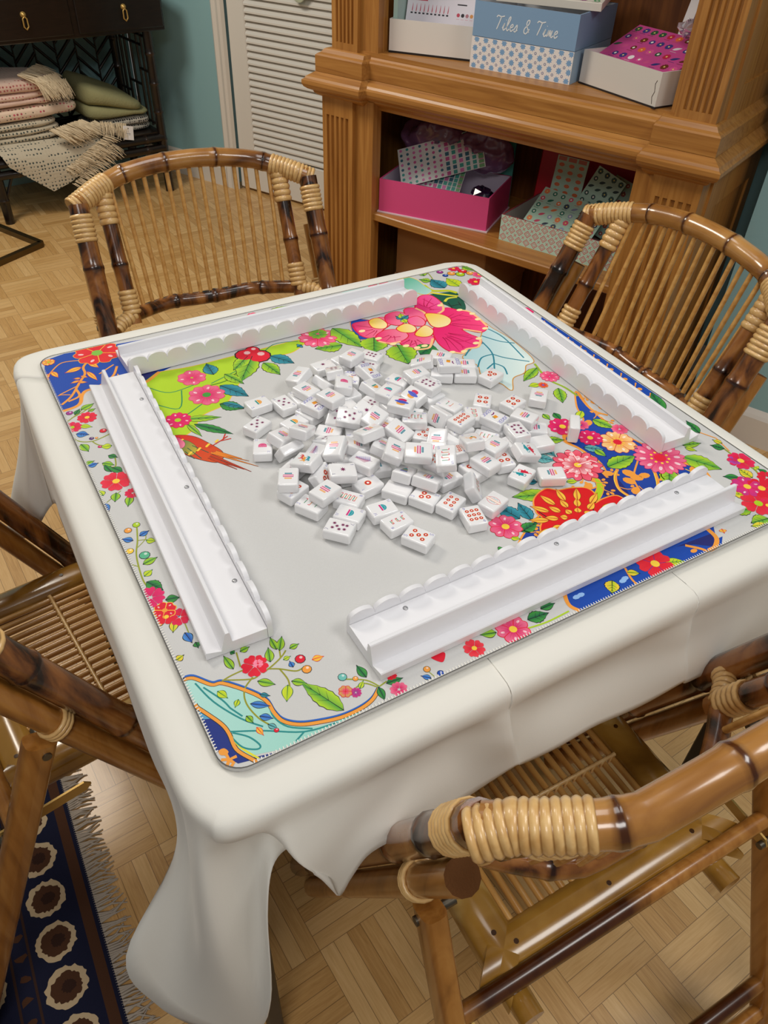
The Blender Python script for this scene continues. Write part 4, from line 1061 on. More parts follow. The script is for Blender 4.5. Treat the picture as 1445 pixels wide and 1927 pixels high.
flo(B_, (545, 1130), .022, 6, MAG, PINK, None, None, 4); flo(B_, (605, 1185), .017, 4, RED, RED, ORG, YEL, 4); flo(B_, (612, 1212), .015, 4, RED, RED, YEL, None, 4); flo(B_, (668, 1212), .017, 5, RED, MAG, None, None, 4); bud(B_, (655, 1203), .007, rgb(80, 170, 200)); bud(B_, (580, 1238), .009, ORG)
vine(B_, ((690, 1240), (710, 1290)), .002)
K.ws = SCALE[C_][2]
# -- near left corner: pale lobe, orange and blue line, vines
edge_pts = [(-.3975, -.335), (-.3975, -.37), (-.385, -.392), (-.36, -.3975)]
K.poly(pts(C_, (15, 470), (60, 455), (150, 485), (330, 520), (420, 565), (470, 640), (560, 690), (660, 690), (740, 670), (860, 620)) + pts(C_, (880, 635)) + [(-.245, -.3975), (-.345, -.3975)] + pts(C_, (320, 835), (250, 770), (230, 700), (150, 640), (90, 610), (40, 520)), PALE, 0, rgb(150, 210, 196))
K.poly(pts(C_, (90, 630), (150, 650), (200, 690), (232, 735), (260, 800), (330, 845)) + [(-.352, -.3975)] + edge_pts[::-1] + [(-.3975, -.30)], rgb(30, 50, 130), 1)
K.poly(pts(C_, (60, 590), (130, 625), (160, 650), (110, 655), (85, 640)), rgb(90, 160, 200), 1)
K.ws = .5; K.stroke(smooth(pts(C_, (60, 585), (130, 630), (200, 680), (235, 725), (270, 800), (340, 845), (375, 862)), 5, False), .009, BLK, 2); K.stroke(smooth(pts(C_, (60, 585), (130, 630), (200, 680), (235, 725), (270, 800), (340, 845), (375, 862)), 5, False), .0065, ORG, 2.3)
vine(C_, ((235, 725), (290, 790), (380, 845)), .004, rgb(226, 220, 50))
K.ws = .5
ol = ((10, 465), (60, 455), (150, 487), (205, 480), (330, 520), (415, 565), (455, 625), (500, 665), (580, 680), (680, 668), (780, 645), (870, 605), (930, 560), (962, 505))
K.stroke(smooth(pts(C_, *[(x, y - 12) for x, y in ol]), 5, False), .006, rgb(46, 100, 190), 2); K.stroke(smooth(pts(C_, *ol), 5, False), .009, BLK, 2); K.stroke(smooth(pts(C_, *ol), 5, False), .007, ORG, 2.3)
for l in (((70, 480), (160, 570), (290, 650), (400, 690)), ((240, 600), (200, 560), (110, 500)), ((240, 715), (400, 710), (600, 715), (760, 670)), ((600, 715), (560, 760)), ((300, 640), (240, 600)), ((250, 720), (330, 740), (385, 780), (370, 800), (300, 790), (240, 735)), ((430, 580), (450, 640), (520, 690), (640, 700))): vine(C_, l, .0034, rgb(40, 140, 140), 2)
K.ws = .6; K.blob(pts(C_, (185, 808), (210, 796), (232, 812), (220, 828), (192, 828)), ORG, 3); K.stroke(pts(C_, (220, 824), (236, 850), (272, 834)), .005, ORG, 3); K.stroke(pts(C_, (236, 850), (224, 884)), .005, ORG, 3); K.stroke(pts(C_, (196, 852), (236, 850), (258, 866), (246, 882)), .005, ORG, 3)
for l in (((200, 470), (250, 440), (340, 400)), ((205, 465), (340, 460), (380, 440)), ((400, 430), (450, 390), (490, 350), (510, 320)), ((485, 355), (475, 290)), ((420, 410), (480, 410), (560, 420), (600, 400)), ((480, 410), (520, 460), (530, 500)), ((290, 400), (270, 330)), ((350, 450), (310, 510), (320, 580), (380, 650), (450, 690))): vine(C_, l, .0032, rgb(150, 150, 40))
flo(C_, (360, 395), .033, 5, RED, rgb(236, 30, 60), None, None, 4, .5); flo(C_, (375, 385), .013, 4, LPINK, LPINK, None, None, 4, .5)
for b, t, w_, kd in (((255, 410), (210, 350), .02, 'g'), ((435, 375), (425, 310), .022, 'g'), ((480, 320), (490, 255), .02, 'g'), ((465, 315), (435, 260), .018, 'g'), ((530, 310), (570, 290), .016, 'g'), ((500, 365), (530, 350), .012, 'l'), ((375, 470), (455, 485), .022, 'g'), ((520, 490), (515, 565), .026, 'l'), ((540, 470), (608, 480), .02, 'g'), ((290, 325), (330, 305), .018, 'g'), ((260, 335), (240, 325), .012, 'd'), ((640, 365), (690, 350), .018, 'o'), ((545, 400), (530, 375), .014, 'b'), ((790, 610), (590, 480), .046, 'g'), ((180, 520), (225, 550), .02, 'l'), ((340, 580), (430, 590), .018, 'b'), ((385, 640), (445, 650), .018, 'b'), ((320, 640), (350, 670), .016, 'g'), ((280, 560), (265, 595), .013, 'l'), ((385, 535), (430, 540), .012, 't'), ((370, 695), (400, 730), .012, 'o'), ((425, 680), (470, 700), .013, 'a'),
                     ((900, 450), (855, 395), .022, 'd'), ((1000, 480), (1075, 455), .02, 'd'), ((960, 500), (990, 560), .018, 'd'), ((870, 505), (885, 470), .012, 'l')): leaf(C_, b, t, w_, kd)
bud(C_, (580, 362), .013, RED); bud(C_, (612, 412), .012, ORG); bud(C_, (465, 708), .006, RED); bud(C_, (785, 450), .011, rgb(110, 190, 180)); bud(C_, (848, 458), .007, ORG)
for l in (((965, 495), (900, 465), (800, 460)), ((960, 500), (890, 480), (840, 510)), ((965, 495), (1000, 470))): vine(C_, l, .003)
flo(C_, (800, 520), .016, 4, PINK, LGRN, None, RED, 4); flo(C_, (850, 525), .014, 5, PURP, PINK, None, None, 4); flo(C_, (1060, 510), .022, 5, MAG, LPINK, None, None, 4); flo(C_, (1020, 440), .015, 5, RED, RED, None, None, 4)
bud(C_, (1195, 412), .009, ORG); vine(C_, ((1200, 420), (1235, 450)), .0018); leaf(C_, (1215, 455), (1170, 445), .014, 'b'); bud(C_, (1262, 432), .009, BLUE); K.blob(pts(C_, (1215, 350), (1280, 330), (1275, 375), (1240, 370)), RED, 3)
K.ws = SCALE[E_][2]
# -- near edge strip
flo(C_, (1425, 310), .028, 5, RED, rgb(240, 80, 90), YEL, None, 4); flo(E_, (260, 1345), .027, 5, MAG, LPINK, YEL, RED, 4); leaf(E_, (330, 1300), (420, 1270), .024, 'd'); leaf(E_, (390, 1250), (450, 1225), .016, 'd'); vine(E_, ((330, 1340), (420, 1310), (520, 1260)), .003, LIME, 2)
leaf(E_, (180, 1360), (110, 1370), .018, 'g')
K.poly(pts(E_, (500, 1200), (520, 1230), (560, 1262)) + [(.228, -.3975), (.24, -.388)] + pts(E_, (1205, 925), (1190, 860), (900, 965), (600, 1090), (500, 1140)), BLUE, 0)
K.poly(pts(E_, (1020, 960), (1180, 900), (1205, 925), (1195, 960), (1100, 950)), DBLUE, 1)
K.stroke(smooth(pts(E_, (500, 1180), (510, 1215), (530, 1240), (570, 1258)), 4, False), .007, ORG, 2); K.stroke(smooth(pts(E_, (1165, 880), (1205, 920), (1200, 960), (1180, 985)), 4, False), .009, ORG, 2); vine(E_, ((1060, 955), (1130, 970), (1170, 985)), .006, ORG, 3)
flo(E_, (920, 1040), .033, 5, RED, rgb(230, 50, 60), YEL, None, 4); leaf(E_, (970, 1035), (1055, 1030), .022, 'l'); leaf(E_, (720, 1120), (720, 1175), .026, 'y'); leaf(E_, (790, 1080), (845, 1085), .016, 'y'); vine(E_, ((780, 1060), (810, 1110), (835, 1135)), .004, ORG, 3)
for c in ((555, 1195), (575, 1185), (770, 1120), (780, 1108), (1100, 980)): x, y = E_(*c); K.disc(x, y, .005, (rgb(150, 190, 240), ORG)[c[0] == 1100], 3, 8, .6)
leaf(E_, (1230, 880), (1240, 895), .014, 'o')
K.ws = SCALE[E_][2]
# -- right side: blue scrolled field with flowers
K.blob(pts(E_, (555, 240), (600, 300), (650, 350), (740, 420), (850, 480), (1010, 560), (1120, 600), (1170, 650), (1190, 720), (1160, 760), (1000, 800), (700, 860), (470, 910), (300, 960), (330, 880), (420, 790), (560, 700), (640, 690), (700, 640), (660, 560), (530, 480), (500, 440), (590, 380), (560, 310)), BLUE, 0, ORG, .004, rgb(30, 60, 150))
K.blob(pts(E_, (660, 600), (740, 640), (800, 720), (760, 740), (680, 720), (640, 660)), DBLUE, 1)
K.ws = .62
for l, w_ in ((((745, 600), (735, 640), (760, 700), (850, 740), (930, 690), (920, 620), (880, 560)), .007), (((1050, 570), (1140, 600), (1190, 680), (1185, 740)), .009), (((510, 430), (500, 470), (560, 500), (620, 540)), .007), (((555, 240), (620, 320), (700, 350)), .006), (((840, 560), (820, 640), (850, 700)), .004), (((600, 540), (640, 580), (700, 640)), .006), (((1090, 590), (1130, 640), (1150, 700)), .004)):
    K.stroke(smooth(pts(E_, *l), 5, False), w_, ORG, 2)
for c, r in (((800, 620), .01), ((800, 655), .009), ((835, 640), .009), ((870, 630), .008), ((830, 700), .008), ((1110, 610), .012), ((1140, 650), .01), ((1160, 690), .01), ((700, 620), .008), ((620, 600), .009), ((640, 650), .008), ((610, 680), .008), ((560, 560), .006), ((640, 290), .007), ((670, 310), .007), ((610, 385), .008)): x, y = E_(*c); K.disc(x, y, r, ORG, 2, 9, .7, c[0])
K.blob(pts(E_, (640, 640), (680, 680), (660, 740), (620, 750), (650, 690)), LIME, 2, ORG, .0015)
vine(E_, ((360, 110), (420, 180), (500, 220), (560, 260)), .006, rgb(150, 180, 40), 1)
for b, t, w_, kd in (((370, 130), (310, 190), .028, 'g'), ((380, 205), (335, 215), .02, 'l'), ((470, 225), (490, 290), .03, 'g'), ((580, 330), (560, 370), .02, 'l'), ((630, 370), (725, 410), .03, 'g'), ((400, 345), (430, 370), .016, 'g'), ((450, 340), (480, 370), .018, 'd'), ((410, 465), (495, 465), .024, 'g'), ((370, 480), (455, 540), .03, 'a'), ((360, 545), (450, 560), .03, 'a'), ((590, 500), (680, 510), .024, 'a'), ((700, 590), (825, 540), .04, 'g'), ((640, 510), (690, 540), .02, 'g'), ((1050, 545), (1225, 600), .05, 'g'), ((985, 600), (985, 685), .04, 'g'), ((430, 715), (260, 730), .036, 'g'), ((370, 660), (310, 655), .02, 't'), ((290, 830), (185, 770), .036, 't'), ((345, 835), (285, 760), .028, 't'), ((300, 890), (370, 850), .026, 'd'), ((250, 915), (290, 925), .016, 'l'), ((220, 970), (195, 985), .02, 'd'), ((510, 660), (560, 655), .014, 'l'), ((1050, 490), (1130, 480), .022, 'g'), ((1060, 500), (1110, 515), .014, 'l')): leaf(E_, b, t, w_, kd)
flo(E_, (430, 170), .022, 6, PINK, LPINK, None, MAG, 4); flo(E_, (400, 210), .012, 5, RED, ORG, rgb(90, 110, 200), None, 4)
flo(E_, (490, 403), .03, 5, MAG, PINK, YEL, RED, 4, .4); flo(E_, (575, 395), .018, 5, MAG, LPINK, None, None, 4); flo(E_, (618, 455), .026, 6, MAG, PINK, YEL, RED, 4)
flo(E_, (755, 415), .018, 5, PINK, LPINK, None, None, 4)
flo(E_, (745, 475), .037, 6, ORG, CRM, RED, rgb(210, 60, 40), 4, .1, YEL)
flo(E_, (942, 548), .052, 10, MAG, LPINK, RED, MAG, 4, .1, YEL)
x, y = E_(560, 582); K.flower(x, y, .034, 7, RED, rgb(238, 100, 124), None, rgb(120, 14, 40), 4, .2); K.flower(x, y, .021, 6, rgb(206, 16, 60), rgb(250, 190, 196), YEL, RED, 5, .6)
for l in (((560, 560), (530, 520), (500, 520)), ((560, 582), (620, 560), (650, 570)), ((540, 600), (510, 620))): K.stroke(pts(E_, *l), .003, rgb(255, 210, 210), 6)
K.ws = SCALE[E_][2]
for cx_, cy_ in ((600, 265), (640, 345), (700, 375), (840, 505), (880, 525), (700, 700), (720, 620), (610, 545), (880, 700), (960, 640), (980, 720), (1060, 640), (1095, 690), (1140, 730), (1040, 730), (800, 690), (590, 650), (540, 700), (480, 830), (400, 860), (350, 890), (665, 660)):
    x, y = E_(cx_, cy_); an = (cx_ * 7 % 63) / 10
    for e in (-.9, 0, .9): K.disc(x + .007 * math.cos(an + e), y + .007 * math.sin(an + e), .0032, ORG, 2.4, 8, .7, an + e)
    K.stroke(smooth([(x - .012 * math.cos(an), y - .012 * math.sin(an)), (x - .004 * math.cos(an + .6), y - .004 * math.sin(an + .6)), (x + .004 * math.cos(an), y + .004 * math.sin(an))], 4, False), .0022, ORG, 2.5)
K.ws = SCALE[E_][2]
for l in (((740, 610), (730, 650), (762, 705), (850, 742), (925, 690), (915, 620)), ((1060, 600), (1130, 640), (1160, 720))): K.stroke(smooth(pts(E_, *l), 5, False), .0022, YEL, 2.6)
# big red flower
K.blob(pts(E_, (360, 740), (410, 695), (470, 700), (530, 690), (600, 690), (640, 720), (640, 760), (680, 740), (740, 725), (785, 755), (770, 800), (700, 850), (520, 900), (420, 920), (390, 880), (400, 830), (370, 800)), rgb(216, 22, 28), 4, ORG, .003)
K.stroke(smooth(pts(E_, (640, 735), (630, 780), (640, 800)), 4, False), .0022, BLK, 5); K.stroke(smooth(pts(E_, (380, 800), (430, 830), (460, 830)), 4, False), .0022, BLK, 5)
x0, y0 = E_(570, 840)
for ring, (rr, n_) in enumerate(((.062, 11), (.042, 9), (.024, 7))):
    for i in range(n_):
        a = math.radians(-20 + 270 * (i + .5 * (ring % 2)) / n_); cx_, cy_ = x0 + rr * .62 * math.cos(a), y0 + rr * .62 * math.sin(a)
        K.leaf((cx_, cy_), (x0 + rr * math.cos(a), y0 + rr * math.sin(a)), .0085, YEL, ORG, rgb(150, 60, 20), 6)
flo(E_, (225, 868), .03, 5, MAG, LPINK, YEL, RED, 4, .8)
K.ws = SCALE[E_][2]
# -- right corner garland
vine(E_, ((1195, 470), (1260, 520), (1330, 570), (1390, 610), (1445, 690)), .004)
flo(E_, (1318, 562), .028, 5, RED, PINK, YEL, None, 4, .3); flo(E_, (1290, 560), .014, 4, PURP, rgb(190, 90, 190), None, None, 4)
flo(E_, (1348, 682), .03, 5, PINK, PURP, YEL, RED, 4, .9); flo(E_, (1415, 690), .03, 5, RED, RED, YEL, None, 4); flo(E_, (1400, 760), .034, 5, RED, rgb(230, 60, 80), LIME, None, 4, .5); flo(E_, (1440, 640), .02, 5, RED, RED, None, None, 4); flo(E_, (1445, 770), .02, 5, RED, PINK, YEL, None, 4)
for b, t, w_, kd in (((1240, 505), (1180, 490), .022, 'd'), ((1230, 480), (1190, 465), .016, 'y'), ((1310, 640), (1240, 635), .02, 'd'), ((1370, 640), (1310, 600), .026, 'y'), ((1375, 730), (1260, 705), .028, 'y'), ((1365, 785), (1265, 800), .03, 'g'), ((1445, 830), (1370, 850), .032, 'g'), ((1400, 600), (1380, 590), .018, 'l'), ((1440, 620), (1400, 600), .014, 'd'), ((1440, 860), (1370, 865), .02, 'y')): leaf(E_, b, t, w_, kd)
# far right rim: blue and orange border behind the right rack
K.poly([(.3975, .16), (.3975, -.13), (.372, -.10), (.366, .02), (.370, .13)], BLUE, 0)
for i in range(9): y = .15 - i * .032; K.stroke([(.374, y), (.384, y - .012), (.393, y - .004)], .004, ORG, 2); K.disc(.386, y - .02, .004, ORG, 2, 8)
K.leaf((.375, -.155), (.395, -.11), .02, GRN, DGRN, BLK, 3); K.leaf((.38, -.22), (.386, -.19), .014, GRN, DGRN, BLK, 3); K.stroke([(.372, -.2), (.392, -.24), (.385, -.27)], .003, ORG, 2); K.disc(.39, .19, .012, PINK, 3, 10)
K.ws = SCALE[H_][2]
# -- far corner
for l in (((130, 250), (200, 250), (250, 300), (270, 340)), ((260, 240), (340, 210), (450, 200)), ((500, 180), (620, 230), (720, 300))): vine(H_, l, .0025)
flo(H_, (450, 220), .02, 5, RED, PINK, YEL, None, 4); flo(H_, (650, 340), .026, 5, RED, PINK, YEL, None, 4, .2); flo(H_, (680, 275), .022, 5, PINK, LPINK, YEL, None, 4)
for b, t, w_, kd in (((180, 285), (145, 245), .022, 'g'), ((240, 335), (145, 320), .022, 'g'), ((365, 395), (250, 320), .04, 't'), ((500, 380), (390, 310), .036, 'l'), ((530, 205), (620, 235), .024, 'g'), ((490, 190), (430, 185), .014, 'd'), ((700, 300), (770, 330), .016, 'l')): leaf(H_, b, t, w_, kd)
for c, r, cc in (((325, 252), .008, PURP), ((375, 283), .007, BLUE), ((430, 265), .01, ORG), ((530, 245), .011, RED), ((510, 272), .011, LIME), ((245, 235), .008, YEL), ((600, 262), .01, ORG)): bud(H_, c, r, cc)
K.blob(pts(H_, (-60, 330), (0, 295), (110, 320), (190, 380), (250, 420), (200, 455), (120, 440), (40, 410), (-40, 400)), rgb(90, 180, 150), 1, YEL, .002, PALE)
vine(H_, ((180, 370), (260, 420), (400, 420), (480, 440)), .009, rgb(196, 204, 40), 1)
K.blob(pts(H_, (200, 470), (330, 440), (480, 440), (560, 560), (520, 620), (400, 560), (300, 520)), rgb(24, 90, 70), 0, None); vine(H_, ((250, 440), (400, 460), (490, 470)), .007, rgb(226, 220, 60), 2); vine(H_, ((370, 520), (400, 490), (480, 480)), .006, rgb(220, 220, 70), 2)
for l in (((430, 560), (520, 540)), ((400, 530), (440, 580)), ((490, 520), (520, 560))): vine(H_, l, .002, BLK, 2)
K.ws = SCALE[D_][2]
# -- great pink peony
PEO = rgb(236, 30, 110)
def petal(l, c1=PEO, c2=LPINK, L=4, f=D_): K.blob(pts(f, *l), c1, L, RED, .0022, c2)
K.blob(pts(D_, (290, 360), (310, 440), (350, 460), (420, 440), (430, 370), (350, 350)), BLUE, 1, ORG, .0015)
petal(((300, 380), (350, 440), (420, 450), (460, 410), (520, 360), (460, 340), (380, 360)), PEO, LPINK, 3)
petal(((640, 290), (660, 230), (720, 220), (780, 260), (790, 300), (740, 330), (670, 320)), PEO, rgb(244, 90, 160), 3)
petal(((760, 340), (800, 290), (870, 300), (930, 310), (990, 350), (1030, 390), (1000, 420), (930, 410), (840, 390)), PEO, rgb(246, 70, 130), 3)
petal(((740, 400), (830, 380), (930, 430), (995, 460), (980, 500), (920, 510), (900, 535), (820, 520), (760, 470)), PEO, rgb(240, 60, 130), 3)
petal(((540, 440), (600, 420), (680, 430), (740, 450), (720, 500), (690, 510), (640, 515), (580, 500)), PEO, rgb(248, 120, 160), 3)
petal(((430, 440), (480, 410), (560, 410), (600, 440), (560, 470), (500, 480), (440, 470)), PEO, LPINK, 4)
petal(((580, 300), (640, 290), (700, 320), (690, 370), (640, 385), (610, 360)), rgb(240, 60, 130), LPINK, 4); petal(((480, 330), (540, 310), (590, 330), (560, 380), (490, 370)), PEO, LPINK, 4)
petal(((700, 320), (780, 325), (830, 350), (820, 380), (770, 395), (730, 385), (705, 350)), YEL, CRM, 5); petal(((640, 430), (690, 385), (735, 410), (720, 440), (670, 445)), YEL, CRM, 5); petal(((540, 400), (590, 375), (640, 395), (630, 420), (570, 420)), YEL, CRM, 5); petal(((390, 360), (440, 345), (485, 375), (470, 400), (410, 395)), YEL, CRM, 5); petal(((600, 350), (650, 335), (690, 360), (680, 385), (620, 380)), rgb(244, 90, 150), LPINK, 5)
for l in (((300, 385), (340, 440)), ((480, 480), (540, 500)), ((600, 500), (640, 480)), ((840, 460), (900, 470), (950, 455)), ((860, 350), (940, 360)), ((880, 330), (950, 340)), ((800, 430), (880, 480), (900, 510)), ((680, 240), (740, 270)), ((660, 270), (740, 300)), ((500, 450), (560, 445))): vine(D_, l, .0024, MAG, 5)
for l in (((870, 300), (930, 308), (985, 345), (1030, 388)), ((1000, 420), (950, 412), (900, 405)), ((995, 460), (982, 500), (920, 512), (900, 535), (850, 530)), ((735, 455), (720, 500), (690, 512), (640, 516)), ((780, 260), (792, 300), (745, 330)), ((440, 470), (500, 482), (560, 472)), ((640, 290), (690, 315), (702, 350))): vine(D_, l, .0055, rgb(252, 196, 140), 4.8)
for (x0, y0), ends in (((770, 370), ((900, 320), (960, 345), (1000, 385), (940, 400), (880, 390), (850, 320))), ((770, 420), ((960, 455), (960, 490), (910, 505), (880, 525), (830, 515), (930, 440))), ((690, 300), ((690, 235), (730, 235), (765, 265), (775, 295))), ((630, 450), ((560, 490), (600, 505), (650, 505), (690, 490))), ((520, 430), ((450, 455), (480, 470), (530, 470))), ((440, 400), ((320, 385), (340, 420), (370, 440), (410, 440)))):
    for ex, ey in ends: K.ws = 1; K.stroke(smooth(pts(D_, (x0 + (ex - x0) * .3, y0 + (ey - y0) * .3), ((x0 + ex) / 2 + (ey - y0) * .06, (y0 + ey) / 2), (ex, ey)), 4, False), (.0022, .0006), rgb(178, 12, 70), 4.7)
for c in ((775, 275), (1020, 400), (985, 455), (970, 480), (905, 525), (840, 530), (650, 505), (690, 495), (590, 495), (520, 485), (880, 300), (950, 320), (440, 455), (350, 415), (980, 350)): x, y = D_(*c); K.disc(x, y, .006, CRM, 5, 9, .7)
for i, a in enumerate(((535, 335), (560, 320), (600, 330), (590, 370), (555, 350))): leaf(D_, (570, 350), a, .014, ('t', 'l')[i % 2], 6)
flo(D_, (110, 450), .038, 7, PINK, LPINK, None, RED, 3, .2); flo(D_, (110, 430), .02, 5, GRN, LIME, None, None, 4)
for b, t, w_, kd in (((190, 400), (345, 500), .044, 'g'), ((240, 490), (100, 510), .036, 'g'), ((415, 450), (415, 530), .05, 'g'), ((540, 490), (600, 590), .054, 'g'), ((730, 490), (670, 540), .04, 'd'), ((20, 490), (0, 500), .014, 't')): leaf(D_, b, t, w_, kd)
K.ws = SCALE[D_][2]
# pale blue leaf
K.blob(pts(D_, (900, 560), (940, 520), (1000, 440), (1010, 370), (1060, 400), (1160, 460), (1280, 570), (1240, 600), (1230, 640), (1170, 670), (1165, 735), (1110, 700), (1060, 690), (1000, 650), (980, 600)), AQUA, 1, rgb(214, 150, 50), .002, rgb(220, 236, 232))
for l in (((960, 440), (1010, 480), (1060, 540), (1070, 620)), ((1060, 540), (1130, 560), (1260, 580)), ((1000, 440), (1100, 470), (1180, 480)), ((1060, 540), (1000, 560), (980, 610)), ((1070, 590), (1120, 610), (1140, 650)), ((1065, 590), (1030, 620)), ((1010, 480), (950, 500), (910, 550)), ((1030, 400), (1120, 450), (1230, 560))): vine(D_, l, .0032, rgb(40, 130, 150), 2)
K.ws = 1.0; K.clip = None
# stitched hem
for i in range(210):
    t = -.372 + .744 * i / 209
    for (a, b) in (((t, -.3992), (t + .0006, -.3958)), ((-.3992, t), (-.3958, t + .0006))): K.stroke([a, b], .0011, rgb(232, 230, 222), 7)
for s_ in (rrect(.3995, .3995, .025),):
    K.stroke(s_, .0012, rgb(90, 88, 84), 7, True)
pm = mm.build('play_mat', M_mat)
tag(pm, 'square grey floral game mat with rounded corners on the cream tablecloth', 'mat')

# ================================================================ scalloped racks
M_rack = plain('white_satin_acrylic', rgb(233, 233, 237), .32, 0, .5)
M_screw = plain('steel_screw', rgb(176, 176, 178), .35, .7)
RZ0 = MZ + .0013
def make_rack(name, label, L, tilt_screws):
    t = thing(name, label, 'tile rack', group='four white scalloped tile racks')
    # local: x along the rack, y outward (0 = scalloped side), z up
    body = [(.006, 0), (.0715, 0), (.0715, .0085), (.0705, .0095), (.0550, .005), (.0496, .0275), (.0487, .0285), (.0454, .0285), (.0445, .0275), (.0432, .0150), (.0423, .0142), (.006, .0150)]
    m = MB().prism(body, lambda a, b, d: (d, a, b), -L / 2, L / 2); o = m.build('tray', M_rack, t, 20)
    n = 17; s = L / n; top = []
    for i in range(n):
        x0 = -L / 2 + i * s
        for k in range(0, 11):
            a = math.pi * (1 - k / 10); top.append((x0 + s / 2 + s / 2 * .97 * math.cos(a), .0190 + .0108 * math.sin(a) ** .8))
        if i < n - 1: top.append((x0 + s, .0170))
    poly = [(-L / 2, 0), (L / 2, 0)] + [(x, z) for x, z in top[::-1]]
    m = MB().prism(poly, lambda a, b, d: (a, d, b), 0.0, .0055); m.build('scalloped_panel', M_rack, t, 30)
    for x in tilt_screws:
        m = MB().lathe([(0, .0007), (.0026, .0007), (.003, 0), (.003, -.002)][::-1], 12, Matrix.Translation((x, .0135, .0150))); m.build('screw', M_screw, t)
    return t
def place_rack(t, inner_a, inner_b):
    """inner_a -> inner_b: line of the scalloped face; outward side is to the left of the direction"""
    a, b = Vector(inner_a), Vector(inner_b); d = b - a
    t.location = ((a.x + b.x) / 2, (a.y + b.y) / 2, RZ0); t.rotation_euler = (0, 0, math.atan2(d.y, d.x)); return d.length
# screws given along local x
L_ = (Vector((-.280, .272)) - Vector((-.299, -.272))).length
r1 = make_rack('tile_rack', 'white scalloped tile rack along the left edge of the mat', L_, (-.195, -.02, .195)); place_rack(r1, (-.299, -.272), (-.279, .268))
r2 = make_rack('tile_rack', 'white scalloped tile rack at the front of the mat, nearest the camera', .526, (-.2, -.005, .2)); place_rack(r2, (.296, -.299), (-.230, -.304))
r3 = make_rack('tile_rack', 'white scalloped tile rack at the back, between the blue corner and the pink peony', .512, (-.2, .0, .2)); place_rack(r3, (-.288, .283), (.223, .294))
r4 = make_rack('tile_rack', 'white scalloped tile rack along the right side, in front of the right chair', .518, (-.2, .0, .2)); place_rack(r4, (.308, .289), (.291, -.229))

